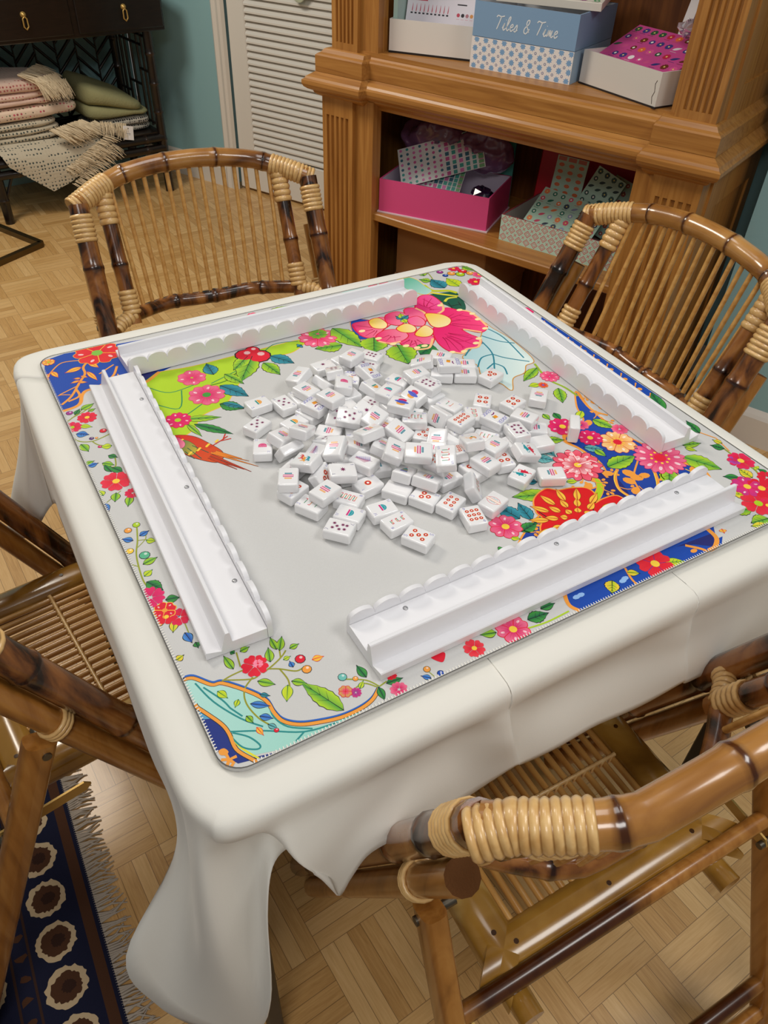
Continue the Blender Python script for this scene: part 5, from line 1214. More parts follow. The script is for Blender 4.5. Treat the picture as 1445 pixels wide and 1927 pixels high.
TILES = [  # face, label, position, orientation
    ('domeO', 'orange dome tile, topmost of the loose tiles left of the pile', (-0.1532, 0.1127, 0.0074), (0.741, 0.0, 0.0, -0.671)),
    ('flw5', 'five-flower tile just right of the orange dome tile at the far left', (-0.1203, 0.0969, 0.0074), (0.998, 0.0, 0.0, 0.066)),
    ('flw5', 'five-flower tile lying alone at the left tip of the pile', (-0.1745, 0.0649, 0.0074), (0.857, 0.0, 0.0, -0.515)),
    ('domeN', 'pink dome tile, lowest of the loose tiles left of the pile', (-0.1879, 0.0144, 0.0074), (0.978, 0.0, 0.0, -0.208)),
    ('bars', 'three-bar tile resting on the corner of the leftmost pink dome tile', (-0.1608, 0.0135, 0.0187), (0.501, 0.164, 0.075, 0.847)),
    ('blank', 'tile tipped blank side up, right of the leftmost pink dome tile', (-0.1608, -0.0106, 0.014), (0.698, -0.285, -0.363, -0.547)),
    ('domeO', 'orange dome tile half covered by a three-bar tile, left in the pile', (-0.1278, 0.0465, 0.0074), (0.8, 0.0, 0.0, -0.599)),
    ('bars', 'three-bar tile directly left of the upper feather tile', (-0.1387, -0.0046, 0.034), (0.402, 0.1, 0.15, 0.898)),
    ('feather', 'purple feather tile, the left one of the two feather tiles', (-0.1375, -0.0402, 0.0167), (0.842, 0.083, -0.16, -0.509)),
    ('cactus', 'tile with a teal, an orange and a red little figure', (-0.1596, -0.0614, 0.0286), (0.254, 0.104, -0.142, -0.951)),
    ('flw1', 'tile mostly covered by the lower left three-bar tile, a pink mark showing', (-0.172, -0.0447, 0.0074), (0.866, 0.0, 0.0, -0.501)),
    ('bars', 'three-bar tile on the lower left corner of the pile', (-0.1908, -0.0752, 0.022), (0.973, 0.0, 0.0, -0.229)),
    ('dot5', 'red-dot tile under the lower left three-bar tile, two dots peeping out', (-0.1887, -0.0823, 0.0074), (0.834, 0.0, 0.0, -0.552)),
    ('dot3', 'red-dot tile tipped up on its edge, left of the single-flower tile', (-0.1478, -0.0805, 0.014), (0.808, 0.19, 0.421, -0.366)),
    ('bars', 'three-bar tile behind the three-stalk tile at the near left of the pile', (-0.162, -0.1188, 0.022), (0.826, 0.0, 0.0, -0.564)),
    ('bam3', 'tile with three bent stalks at the near left edge of the pile', (-0.1811, -0.119, 0.0074), (0.964, 0.0, 0.0, 0.268)),
    ('bam8', 'eight-stalk tile, behind the left front teal dome tile', (-0.1357, -0.1301, 0.0074), (0.943, 0.0, 0.0, 0.333)),
    ('domeT', 'teal dome tile directly behind the seven-flower tile at the front', (-0.1485, -0.156, 0.0074), (0.341, 0.0, 0.0, -0.94)),
    ('flw7', 'seven-flower tile nearest the front, in front of a teal dome tile', (-0.1701, -0.172, 0.0074), (0.932, 0.0, 0.0, 0.361)),
    ('domeT', 'teal dome tile behind the six-stalk tile near the front', (-0.1091, -0.1657, 0.0074), (0.691, 0.0, 0.0, -0.723)),
    ('bam6', 'six-stalk tile between a teal dome tile and the five-dot tile at the front', (-0.1046, -0.1938, 0.0074), (0.739, 0.0, 0.0, -0.673)),
    ('dot5', 'five-dot tile at the very front of the pile', (-0.0954, -0.2276, 0.0074), (0.964, 0.0, 0.0, 0.267)),
    ('dot3', 'three-dot tile under a three-bar tile in the front row', (-0.0513, -0.1711, 0.0074), (0.963, 0.0, 0.0, 0.27)),
    ('bars', 'three-bar tile lying on the three-dot tile of the front row', (-0.0385, -0.1551, 0.0201), (0.309, -0.176, -0.04, -0.934)),
    ('bottle', 'tile with a striped bottle in purple, olive and teal', (-0.0555, -0.1279, 0.0186), (0.894, -0.158, 0.088, -0.41)),
    ('blank', 'plain white tile under the striped bottle tile', (-0.0737, -0.1427, 0.0074), (0.308, 0.0, 0.0, -0.951)),
    ('dot1', 'tile with a single red dot, near the front of the pile', (-0.1017, -0.1167, 0.0074), (0.748, 0.0, 0.0, -0.664)),
    ('flw1', 'single-flower tile lying on a plain tile, left of the single-dot tile', (-0.127, -0.0964, 0.0242), (0.59, 0.006, 0.059, -0.805)),
    ('blank', 'plain tile directly under the single-flower tile', (-0.1096, -0.0869, 0.0074), (0.644, 0.0, 0.0, -0.765)),
    ('feather', 'purple feather tile, the right one of the two feather tiles', (-0.0921, -0.0888, 0.022), (0.973, 0.0, 0.0, 0.23)),
    ('bars', 'three-bar tile mostly hidden under the right feather tile', (-0.0742, -0.0908, 0.0074), (0.63, 0.0, 0.0, -0.776)),
    ('flw3', 'flower tile peeping out left of the right feather tile', (-0.1061, -0.0538, 0.0074), (0.668, 0.0, 0.0, -0.744)),
    ('bars', 'three-bar tile between the two feather tiles, orange bar at the back', (-0.1188, -0.0613, 0.0363), (0.353, -0.169, -0.065, 0.918)),
    ('bars', 'three-bar tile wedged behind the right feather tile, only two bars showing', (-0.0845, -0.0535, 0.0211), (0.512, -0.142, 0.111, -0.84)),
    ('bars', 'three-bar tile behind the right feather tile, partly covered by the feather tile', (-0.0578, -0.0741, 0.0259), (0.373, 0.167, 0.068, 0.91)),
    ('bars', 'three-bar tile right of the right feather tile, behind the bottle tile', (-0.0571, -0.1035, 0.0387), (0.926, 0.096, 0.153, -0.333)),
    ('bars', 'three-bar tile behind the bottle tile and left of the five-stalk tile', (-0.0376, -0.1294, 0.0468), (0.487, 0.081, 0.065, -0.867)),
    ('domeO', 'orange dome tile near the middle of the pile, partly under a three-bar tile', (-0.0602, -0.0132, 0.0074), (0.545, 0.0, 0.0, -0.839)),
    ('bars', 'three-bar tile in the middle of the pile lying over an orange dome tile', (-0.0683, -0.0579, 0.041), (0.668, -0.141, 0.113, 0.722)),
    ('bars', 'three-bar tile lying left of the middle orange dome tile', (-0.095, 0.0061, 0.0074), (0.908, 0.0, 0.0, 0.419)),
    ('flw5', 'five-flower tile raised on other tiles in the middle of the pile', (-0.0659, 0.0014, 0.0279), (0.876, 0.135, -0.119, 0.446)),
    ('flw2', 'tile leaning under the left side of the raised five-flower tile', (-0.0729, 0.0245, 0.0172), (0.916, 0.156, -0.092, -0.359)),
    ('flw4', 'four-flower tile in the hollow left of the raised five-flower tile, partly covered', (-0.109, -0.0184, 0.0143), (0.305, -0.067, -0.166, -0.935)),
    ('bars', 'three-bar tile immediately right of the raised five-flower tile', (-0.0421, -0.0254, 0.0357), (0.838, 0.158, 0.063, -0.519)),
    ('bars', 'three-bar tile tucked between two three-bar tiles in the middle of the pile', (-0.0279, -0.0308, 0.0185), (0.515, -0.128, -0.127, 0.838)),
    ('bars', 'three-bar tile left of the five-dot tile in the middle of the pile', (-0.0236, -0.0597, 0.0292), (0.203, 0.037, 0.177, -0.962)),
    ('flw4', 'four-flower tile behind the raised five-flower tile', (-0.0103, 0.0395, 0.0074), (0.971, 0.0, 0.0, 0.24)),
    ('flw1', 'single-flower tile squeezed between the four-flower and the raised five-flower tile', (-0.0311, 0.0179, 0.0157), (0.202, 0.037, 0.177, -0.963)),
    ('domeT', 'teal dome tile behind the nearer leaf tile, left one of two', (0.0045, 0.0189, 0.0366), (0.856, 0.0, 0.0, -0.518)),
    ('bam4', 'pale stalk tile under the nearer purple leaf tile', (0.0022, 0.001, 0.022), (0.998, 0.0, 0.0, 0.064)),
    ('leaf', 'purple leaf tile, the nearer one of the two, highest in the pile', (0.0051, -0.0167, 0.0366), (0.94, 0.0, 0.0, 0.34)),
    ('leaf', 'purple leaf tile, the farther one of the two, below the eight-flower tile', (0.0476, 0.0182, 0.0179), (0.979, 0.009, -0.18, 0.097)),
    ('flw8', 'eight-flower tile just behind the farther purple leaf tile', (0.0772, 0.0277, 0.022), (0.985, 0.0, 0.0, 0.17)),
    ('bars', 'three-bar tile behind the eight-flower tile', (0.0784, 0.0615, 0.022), (0.717, 0.0, 0.0, -0.697)),
    ('domeT', 'teal dome tile behind the other teal dome tile, rearmost one', (0.0559, 0.0757, 0.0074), (0.972, 0.0, 0.0, 0.233)),
    ('flw2', 'tile peeping out right of the eight-flower tile', (0.0938, 0.0537, 0.0074), (0.152, 0.0, 0.0, -0.988)),
    ('blank', 'white tile corner peeping out right of the farther leaf tile', (0.078, 0.0168, 0.0074), (0.768, 0.0, 0.0, -0.641)),
    ('bars', 'three-bar tile left of the joker tile at the back of the pile', (0.1082, 0.0931, 0.0174), (0.867, -0.178, -0.031, 0.464)),
    ('bars', 'three-bar tile farthest back, behind the joker tile', (0.152, 0.108, 0.0074), (0.372, 0.0, 0.0, -0.928)),
    ('joker', 'joker tile at the back, among four three-bar tiles', (0.1375, 0.0637, 0.022), (0.549, 0.0, 0.0, -0.836)),
    ('bars', 'three-bar tile at the back, right of the joker tile, rear one of two', (0.1718, 0.0705, 0.0074), (0.508, 0.0, 0.0, -0.861)),
    ('bars', 'three-bar tile at the back, left neighbour of the lone three-dot tile', (0.1581, 0.0482, 0.0074), (0.508, 0.0, 0.0, -0.861)),
    ('blank', 'plain white tile in front of the rear joker tile', (0.1264, 0.0646, 0.0074), (0.487, 0.0, 0.0, -0.873)),
    ('dot3', 'three-dot tile at the back right, on the pale blue leaf', (0.1898, 0.0248, 0.0074), (0.815, 0.0, 0.0, -0.58)),
    ('bars', 'three-bar tile standing on its long edge behind the eight-dot tile', (0.0554, -0.0369, 0.0139), (0.096, 0.555, 0.064, -0.824)),
    ('bam2', 'two-stalk tile lying behind the three-bar tile that stands on edge', (0.088, -0.0149, 0.0074), (0.981, 0.0, 0.0, 0.196)),
    ('bars', 'three-bar tile just left of the three-bar tile that stands on edge', (0.0276, -0.0083, 0.0074), (0.447, 0.0, 0.0, -0.895)),
    ('bam5', 'stalk tile in front of the nearer purple leaf tile', (0.0148, -0.0371, 0.022), (0.493, 0.0, 0.0, -0.87)),
    ('dot2', 'red-dot tile under the stalk tile by the nearer leaf tile, one dot showing', (-0.0072, -0.0103, 0.0074), (0.054, 0.0, 0.0, -0.999)),
    ('dot5', 'five-dot tile in the middle of the pile, left of a three-bar tile', (0.0179, -0.0562, 0.0074), (0.934, 0.0, 0.0, -0.358)),
    ('bars', 'three-bar tile right of the five-dot tile in the middle of the pile', (0.0179, -0.0891, 0.0206), (0.921, 0.144, -0.107, -0.345)),
    ('bars', 'three-bar tile behind the five-stalk tile', (-0.0033, -0.112, 0.025), (0.425, 0.179, 0.023, -0.887)),
    ('dot8', 'eight-dot tile, the one behind the camel tile', (0.07, -0.0693, 0.022), (0.811, 0.0, 0.0, -0.586)),
    ('dot4', 'four-dot tile directly behind the front joker tile', (0.1372, -0.0273, 0.0074), (0.935, 0.0, 0.0, -0.353)),
    ('bam7', 'stalk tile between the eight-dot tile and the front joker tile', (0.1064, -0.0505, 0.0074), (0.973, 0.0, 0.0, -0.231)),
    ('joker', 'joker tile in front of a four-dot tile, right half of the pile', (0.1136, -0.0864, 0.022), (0.981, 0.0, 0.0, 0.196)),
    ('dot2', 'red-dot tile under the front joker tile', (0.1158, -0.089, 0.0074), (0.222, 0.0, 0.0, -0.975)),
    ('bam4', 'stalk tile right of the camel tile, partly covered by a three-bar tile', (0.0894, -0.1026, 0.0074), (0.331, 0.0, 0.0, -0.944)),
    ('camel', 'tile with an orange camel under a teal saddle', (0.0443, -0.1295, 0.0361), (0.976, -0.162, -0.016, -0.146)),
    ('blank', 'white tile between the eight-dot tile and the camel tile', (0.039, -0.0863, 0.0074), (0.126, 0.0, 0.0, -0.992)),
    ('bam2', 'tile peeping out behind the camel tile, a red stroke showing', (0.0691, -0.0693, 0.0074), (0.703, 0.0, 0.0, -0.711)),
    ('dot8', 'eight-dot tile left of and below the camel tile', (0.0295, -0.1209, 0.0168), (0.964, -0.168, -0.067, -0.195)),
    ('bam5', 'five-stalk tile lying over the lower eight-dot tile', (-0.0136, -0.1554, 0.0476), (0.953, 0.077, -0.11, -0.272)),
    ('dot6', 'red-dot tile left of the five-stalk tile, half of it covered', (-0.0154, -0.1436, 0.0329), (0.185, 0.133, 0.018, -0.974)),
    ('bars', 'three-bar tile under the near end of the five-stalk tile', (-0.0052, -0.1514, 0.0074), (0.659, 0.0, 0.0, 0.752)),
    ('bars', 'three-bar tile just behind the two-dot tile', (0.0455, -0.1613, 0.022), (0.112, 0.0, 0.0, -0.994)),
    ('dot2', 'two-dot tile near the right front of the pile', (0.0345, -0.1531, 0.0074), (0.996, 0.0, 0.0, 0.094)),
    ('bam9', 'nine-stalk tile tipped on its edge in front of the two-dot tile', (0.0104, -0.1846, 0.0141), (0.843, 0.13, 0.467, -0.234)),
    ('dot6', 'six-dot tile in the front row, left of the nine-dot tile', (-0.0284, -0.1948, 0.0074), (0.848, 0.0, 0.0, -0.529)),
    ('oval', 'tile with an oval emblem in red outline, behind the nine-dot tile', (0.0186, -0.218, 0.0074), (0.814, 0.0, 0.0, -0.581)),
    ('dot9', 'nine-dot tile at the right of the front row', (-0.0178, -0.2285, 0.0074), (0.994, 0.0, 0.0, -0.105)),
    ('bars', 'three-bar tile lying alone at the far right, nearest the big red flower', (0.119, -0.2074, 0.0074), (0.841, 0.0, 0.0, 0.541)),
    ('teapot', 'teapot tile lying flat on the mat, nearer of the two', (0.0836, -0.1905, 0.0074), (0.852, 0.0, 0.0, -0.523)),
    ('teapot', 'teapot tile propped on other tiles, the farther one of the two teapot tiles', (0.11, -0.1628, 0.0191), (0.647, -0.041, 0.176, -0.741)),
    ('dot4', 'red-dot tile between the two teapot tiles, partly covered', (0.0806, -0.1529, 0.0074), (0.994, 0.0, 0.0, -0.108)),
    ('bars', 'three-bar tile left of the farther teapot tile', (0.0764, -0.1379, 0.022), (0.819, 0.0, 0.0, -0.573)),
    ('flw8', 'nine-flower tile on the right side of the pile, behind the farther teapot tile', (0.1234, -0.125, 0.022), (0.997, 0.0, 0.0, -0.072)),
    ('bars', 'three-bar tile between the right four-dot tile and the nine-flower tile', (0.1526, -0.1027, 0.022), (0.244, 0.0, 0.0, -0.97)),
    ('bars', 'three-bar tile tucked under the right side of the nine-flower tile', (0.1633, -0.1167, 0.0074), (0.459, 0.0, 0.0, -0.889)),
    ('blank', 'plain tile under the farther teapot tile, right side', (0.1489, -0.1459, 0.0074), (0.634, 0.0, 0.0, -0.773)),
    ('blank', 'plain tile under the left side of the nine-flower tile', (0.1163, -0.1316, 0.0074), (-0.034, 0.0, 0.0, 0.999)),
    ('dot4', 'four-dot tile at the back right, left neighbour of the lone upright three-bar tile', (0.1744, -0.0508, 0.0074), (0.807, 0.0, 0.0, -0.591)),
    ('bars', 'three-bar tile alone at the back right, orange bar at the back', (0.22, -0.0529, 0.0074), (0.382, 0.0, 0.0, 0.924)),
    ('blank', 'blank tile standing on edge by the pink flowers, far right', (0.21, -0.1429, 0.0127), (0.664, -0.243, -0.664, -0.243)),
    ('bars', 'three-bar tile on top of the rear left heap, farthest back there', (0.0163, 0.1497, 0.022), (0.839, 0.0, 0.0, -0.544)),
    ('blank', 'plain tile under the rearmost three-bar tile of the left heap', (0.0076, 0.1616, 0.0074), (0.108, 0.0, 0.0, -0.994)),
    ('flw6', 'six-flower tile right of the rearmost three-bar tile of the left heap', (0.0547, 0.1568, 0.0074), (0.956, 0.0, 0.0, 0.294)),
    ('flw7', 'seven-flower tile in the rear heap, under the tipped joker tile', (0.0346, 0.1331, 0.0074), (0.933, 0.0, 0.0, 0.359)),
    ('joker', 'joker tile tipped over the rear seven-flower tile', (0.0207, 0.1031, 0.0178), (0.152, -0.135, 0.12, -0.972)),
    ('flw1', 'single-flower tile at the rear left edge of the pile', (-0.0255, 0.164, 0.0074), (0.737, 0.0, 0.0, -0.676)),
    ('flw6', 'six-flower tile propped steeply, left of a pink dome tile', (-0.026, 0.1239, 0.0213), (0.968, -0.178, -0.032, -0.173)),
    ('bars', 'three-bar tile at the left edge of the rear heap', (-0.0801, 0.1316, 0.0244), (0.527, -0.174, -0.047, 0.83)),
    ('blank', 'blank tile slanting behind two three-bar tiles of the rear heap', (-0.0481, 0.1117, 0.0131), (0.1, -0.34, -0.036, -0.934)),
    ('domeN', 'pink dome tile in the rear heap', (-0.0319, 0.0841, 0.024), (0.966, 0.022, 0.088, -0.244)),
    ('joker', 'joker tile partly hidden behind the rear pink dome tile', (-0.0036, 0.1128, 0.0074), (0.955, 0.0, 0.0, -0.296)),
    ('domeO', 'orange dome tile right of the rear pink dome tile', (0.0075, 0.0665, 0.0148), (0.224, -0.154, 0.094, -0.958)),
    ('bars', 'three-bar tile in front of the left-edge three-bar tile of the rear heap', (-0.0862, 0.0936, 0.022), (0.987, 0.0, 0.0, 0.159)),
    ('flw2', 'tile under the left edge of the rear heap, one dark flower showing', (-0.0933, 0.1009, 0.0074), (-0.029, 0.0, 0.0, 1.0)),
    ('bars', 'three-bar tile above the joker tile, in front of the rear pink dome tile', (-0.0733, 0.0429, 0.0371), (0.989, -0.011, -0.01, 0.15)),
    ('joker', 'joker tile lying left of the raised five-flower tile', (-0.0922, 0.0535, 0.022), (0.204, 0.0, 0.0, -0.979)),
    ('domeN', 'pink dome tile half covered by the left joker tile', (-0.0989, 0.0585, 0.0074), (0.164, 0.0, 0.0, -0.986)),
    ('blank', 'white tile peeping out in front of the rear pink dome tile', (-0.0291, 0.0754, 0.0074), (0.72, 0.0, 0.0, -0.694)),
    ('blank', 'white tile hidden behind the raised five-flower tile', (-0.0463, 0.0481, 0.0074), (0.73, 0.0, 0.0, -0.683)),
]

# ================================================================ mahjong tiles
TL, TW, TH = .0345, .0255, .0145
M_tile = plain('white_glossy_acrylic', rgb(240, 240, 242), .14, 0, .5, .6)
M_tink = ink('tile_ink', .3, .4)
VIO, FPUR, DOT, BTE, BPK, BOR = rgb(132, 132, 200), rgb(128, 40, 92), rgb(200, 30, 26), rgb(20, 132, 152), rgb(208, 30, 116), rgb(244, 170, 84)
import bmesh
def tile_body():
    bm = bmesh.new(); bmesh.ops.create_cube(bm, size=1.0)
    bmesh.ops.scale(bm, vec=(TW, TL, TH), verts=bm.verts)
    bmesh.ops.bevel(bm, geom=bm.edges[:], offset=.0026, segments=4, profile=.5, affect='EDGES')
    bm.verts.index_update()
    v = [tuple(x.co) for x in bm.verts]; f = [[x.index for x in fa.verts] for fa in bm.faces]; bm.free(); return v, f
BODY_V, BODY_F = tile_body()
def design(k, d):
    def corner(ch, c=VIO, s=.0040):
        glyph(k, ch, -.0082, .0128, s, c, .0006); glyph(k, ch, .0082, -.0128, s, c, .0006, 1, math.pi)
    if d == 'bars':
        for y, w, c in ((.0046, .0088, BTE), (-.0046, .0088, BOR)):
            k.poly([(-w / 2, y - .0013), (w / 2, y - .0013), (w / 2, y + .0013), (-w / 2, y + .0013)], c)
            k.poly([(-w / 2 + .0007, y - .0004), (w / 2 - .0007, y - .0004), (w / 2 - .0007, y + .0004), (-w / 2 + .0007, y + .0004)], mixc(c, WHITE, .3), 1)
        k.stroke([(-.0063, -.0016), (.0063, -.0016), (.0063, .0016), (-.0063, .0016)], .0013, BPK, 0, True)
        k.poly([(-.0056, -.001), (.0056, -.001), (.0056, .001), (-.0056, .001)], rgb(250, 206, 220), 1)
    elif d[:3] == 'dot':
        n = int(d[3]); r = {1: .0048, 2: .0042, 3: .0036, 4: .0036, 5: .0030}.get(n, .0027)
        p = {1: [(0, 0)], 2: [(-.003, .0055), (.003, -.0055)], 3: [(-.004, .003), (.004, .003), (0, -.0045)], 4: [(-.0045, .0055), (.0045, .0055), (-.0045, -.0055), (.0045, -.0055)],
             5: [(-.0045, .007), (.0045, .007), (0, 0), (-.0045, -.007), (.0045, -.007)], 6: [(-.004, .007), (.004, .007), (-.004, 0), (.004, 0), (-.004, -.007), (.004, -.007)],
             7: [(-.006, .008), (0, .006), (.006, .004), (-.004, -.002), (.004, -.002), (-.004, -.008), (.004, -.008)],
             8: [(-.0038, .0094), (.0038, .0094), (-.0038, .0032), (.0038, .0032), (-.0038, -.003), (.0038, -.003), (-.0038, -.0092), (.0038, -.0092)],
             9: [(-.0062, .0075), (0, .0075), (.0062, .0075), (-.0062, 0), (0, 0), (.0062, 0), (-.0062, -.0075), (0, -.0075), (.0062, -.0075)]}[n]
        for x, y in p: k.disc(x, y, r, rgb(246, 184, 130), 0, 14); k.disc(x, y, r * .84, DOT, 1, 14); k.disc(x, y, r * .36, rgb(252, 246, 240), 2, 10)
        corner(d[3])
    elif d[:3] == 'flw':
        n = int(d[3])
        p = {1: [(0, 0)], 2: [(0, .006), (0, -.006)], 3: [(-.004, .006), (.004, 0), (-.003, -.006)], 4: [(-.0035, .0035), (.0035, .0035), (-.0035, -.0035), (.0035, -.0035)], 5: [(-.0045, .006), (.0045, .006), (0, 0), (-.0045, -.006), (.0045, -.006)],
             6: [(-.0032, .006), (.0032, .006), (-.0032, 0), (.0032, 0), (-.0032, -.006), (.0032, -.006)], 7: [(-.004, .0075), (.004, .0075), (0, .003), (-.0045, -.001), (.004, -.003), (-.003, -.007), (.004, -.008)],
             8: [(-.005, .007), (0, .009), (.005, .007), (-.005, 0), (.005, 0), (-.005, -.007), (0, -.009), (.005, -.007)]}[n]
        for x, y in p:
            pt = []
            for i in range(16): a = math.pi * i / 8; rr = (.0031 if n > 1 else .0042) * (1 if i % 2 == 0 else .42); pt.append((x + rr * math.cos(a), y + rr * math.sin(a)))
            k.poly(pt, FPUR, 0); k.disc(x, y, .0005, rgb(90, 30, 70), 1, 6)
        corner(d[3], rgb(120, 120, 160))
    elif d[:3] == 'bam':
        n = int(d[3]); rows = {2: 2, 3: 3, 4: 4, 5: 5, 6: 3, 7: 4, 8: 8, 9: 3}[n]; per = 2 if n in (6, 7) else 3 if n == 9 else 1
        for i in range(rows):
            y = (i - (rows - 1) / 2) * -(.021 / rows if rows > 3 else .0075)
            for j in range(per):
                w = .0044 if per == 1 else .003; yy = y + (j - (per - 1) / 2) * .0017; s_ = -1 if (i + j) % 2 else 1; c = (rgb(206, 70, 80), rgb(60, 140, 100), rgb(226, 150, 80))[(i + j) % 3]
                k.stroke([(-w * s_, yy), (w * .7 * s_, yy)], .0010, (rgb(70, 150, 110), rgb(220, 150, 90))[(i + j) % 2], 0)
                k.stroke([(w * .6 * s_, yy), (w * s_, yy), (w * s_, yy + .0024)], .0012, rgb(222, 70, 90), 1)
        corner(d[3])
    elif d[:4] == 'dome':
        c, b = {'N': (rgb(226, 56, 130), rgb(226, 56, 130)), 'T': (rgb(30, 160, 172), rgb(214, 50, 130)), 'O': (rgb(244, 166, 54), rgb(30, 150, 140))}[d[4]]
        arc = [(.0056 * math.cos(math.pi * i / 14), .0002 + .0052 * math.sin(math.pi * i / 14)) for i in range(15)]; k.poly(arc, c, 0)
        k.stroke([(.0034 * math.cos(math.pi * i / 8), .0014 + .002 * math.sin(math.pi * i / 8)) for i in range(9)], .0006, mixc(c, WHITE, .3), 1)
        z = [(-.0056, -.0004), (.0056, -.0004)] + [(.0056 - .0112 * i / 10, -.0022 - (.0008 if i % 2 else 0)) for i in range(11)]; k.poly(z, b, 0)
        ch = {'N': 'N', 'T': 'W', 'O': 'E'}[d[4]]; corner(ch, VIO, .004)
    elif d == 'joker':
        for s_ in (1, -1):
            for i, ch in enumerate('JOKER'): glyph(k, ch, (i - 2) * .0042 * s_, .0128 * s_, .0052, VIO, .0009, 1, 0 if s_ > 0 else math.pi)
        k.poly([(-.005, -.0035), (.0015, -.0048), (.003, .001), (-.0035, .0022)], rgb(244, 160, 52), 0); k.stroke([(-.005, -.0035), (-.0035, .0022)], .001, rgb(40, 130, 120), 1)
        k.stroke(smooth([(-.001, .0052), (.003, .0044), (.0066, .006)], 5, False), .0018, rgb(130, 40, 110), 1)
    elif d == 'feather':
        k.stroke([(.002, -.011), (-.001, .002), (-.002, .011)], .0006, rgb(120, 60, 130), 1)
        for i in range(15):
            t = i / 14; y = -.008 + .018 * t; x = .0016 - .0036 * t; l = .0075 * (1 - .75 * t)
            for s_ in (1, -1): k.stroke([(x, y), (x + l * s_, y - .0018 + .0065 * (1 - t * .4))], (.0009, .0003), (rgb(150, 84, 150), rgb(140, 90, 160), rgb(216, 130, 140), rgb(110, 120, 180))[(i * 2 + (s_ > 0)) % 4], 0)
    elif d == 'leaf':
        for (dx, c, L_) in ((-.0042, rgb(240, 170, 80), 0), (.0044, rgb(216, 50, 96), 0.4), (0, rgb(88, 106, 212), 1)):
            k.blob([(dx, -.0105 + abs(dx)), (dx + .0030, -.004), (dx + .0034, .002), (dx + .0008, .0105 - abs(dx)), (dx - .0026, .004), (dx - .0032, -.003)], c, L_, n=4)
        k.stroke([(0, -.008), (.001, .008)], .0005, rgb(40, 60, 170), 2)
        for i in range(5): k.stroke([(.0002, -.005 + i * .0026), (.003, -.003 + i * .0026)], .0003, rgb(50, 70, 180), 2); k.stroke([(.0002, -.005 + i * .0026), (-.003, -.003 + i * .0026)], .0003, rgb(50, 70, 180), 2)
    elif d == 'camel':
        o, dk = rgb(240, 170, 70), rgb(236, 140, 110)
        k.blob([(-.004, -.001), (.0, .001), (.004, .001), (.0052, -.001), (.004, -.0025), (-.003, -.0025)], o, 0, n=4); k.poly([(-.0012, .0008), (.001, .0042), (.0034, .0008)], rgb(30, 140, 130), 1)
        k.stroke([(-.0038, -.001), (-.0058, -.0008), (-.0064, .0018), (-.0082, .0014)], .0012, o, 0)
        for x, c in ((-.003, o), (-.0015, dk), (.0034, o), (.0046, dk)): k.stroke([(x, -.002), (x + .0004, -.005), (x - .0002, -.0074)], .001, c, 0.4)
        corner('2')
    elif d == 'teapot':
        for s_, c, dx, dy in ((1, rgb(214, 36, 66), .0018, .0024), (-1, rgb(24, 154, 166), -.0018, -.0024)):
            k.poly([(dx - .0036 * s_, dy - .003 * s_), (dx + .0062 * s_, dy + .001 * s_), (dx + .003 * s_, dy + .0042 * s_), (dx - .006 * s_, dy + .0028 * s_)], c, 0)
            k.stroke(smooth([(dx + .0055 * s_, dy + .001 * s_), (dx + .0075 * s_, dy + .003 * s_), (dx + .0092 * s_, dy + .0018 * s_)], 4, False), .001, c, 1)
            k.stroke(smooth([(dx - .0055 * s_, dy + .002 * s_), (dx - .0082 * s_, dy + .002 * s_), (dx - .0074 * s_, dy - .0016 * s_), (dx - .0044 * s_, dy - .001 * s_)], 4, False), .0009, c, 1)
            k.disc(dx - .001 * s_, dy + .0044 * s_, .0011, c, 1, 8)
    elif d == 'bottle':
        for y0, y1, w0, w1, c in ((-.010, -.0045, .005, .0042, rgb(104, 112, 176)), (-.0045, -.0015, .0042, .0036, rgb(150, 150, 60)), (-.0015, .001, .0036, .003, rgb(80, 130, 90)), (.001, .005, .003, .0016, rgb(24, 150, 160))):
            k.poly([(-w0, y0), (w0, y0), (w1, y1), (-w1, y1)], c, 0)
        k.stroke([(0, .005), (.0004, .0105)], .0008, rgb(220, 70, 120), 1); k.disc(0, .0056, .0012, rgb(24, 150, 160), 1, 8)
    elif d == 'cactus':
        for (x, y, c) in ((-.0006, .006, rgb(30, 150, 170)), (.001, 0, rgb(244, 166, 50)), (-.003, -.0055, rgb(222, 70, 60))):
            k.blob([(x - .004, y - .002), (x, y - .0012), (x + .004, y - .002), (x + .0034, y + .001), (x + .0014, y + .0024), (x - .002, y + .002)], c, 0, n=4)
            for e in (-.003, -.001, .003): k.stroke([(x + e, y), (x + e * 1.3, y - .0042)], .0011, c, .4)
            k.disc(x + .0036, y + .003, .0016, c, .6, 8)
    elif d == 'oval':
        pt = [(.0088 * math.cos(2 * math.pi * i / 28), .0062 * math.sin(2 * math.pi * i / 28)) for i in range(28)]; k.stroke(pt, .0006, rgb(220, 90, 110), 0, True)
        k.stroke([(-.0105, -.0016), (.0105, -.0016), (.0105, .0016), (-.0105, .0016)], .0006, rgb(236, 140, 100), 1, True); k.poly([(-.0102, -.0013), (.0102, -.0013), (.0102, .0013), (-.0102, .0013)], rgb(253, 244, 236), .5)
        for y in (.0034, -.0034): k.stroke([(-.004, y), (-.002, y + .001), (0, y), (.002, y + .001), (.004, y)], .0008, rgb(150, 200, 210), 1)
TILE_MESH = {}
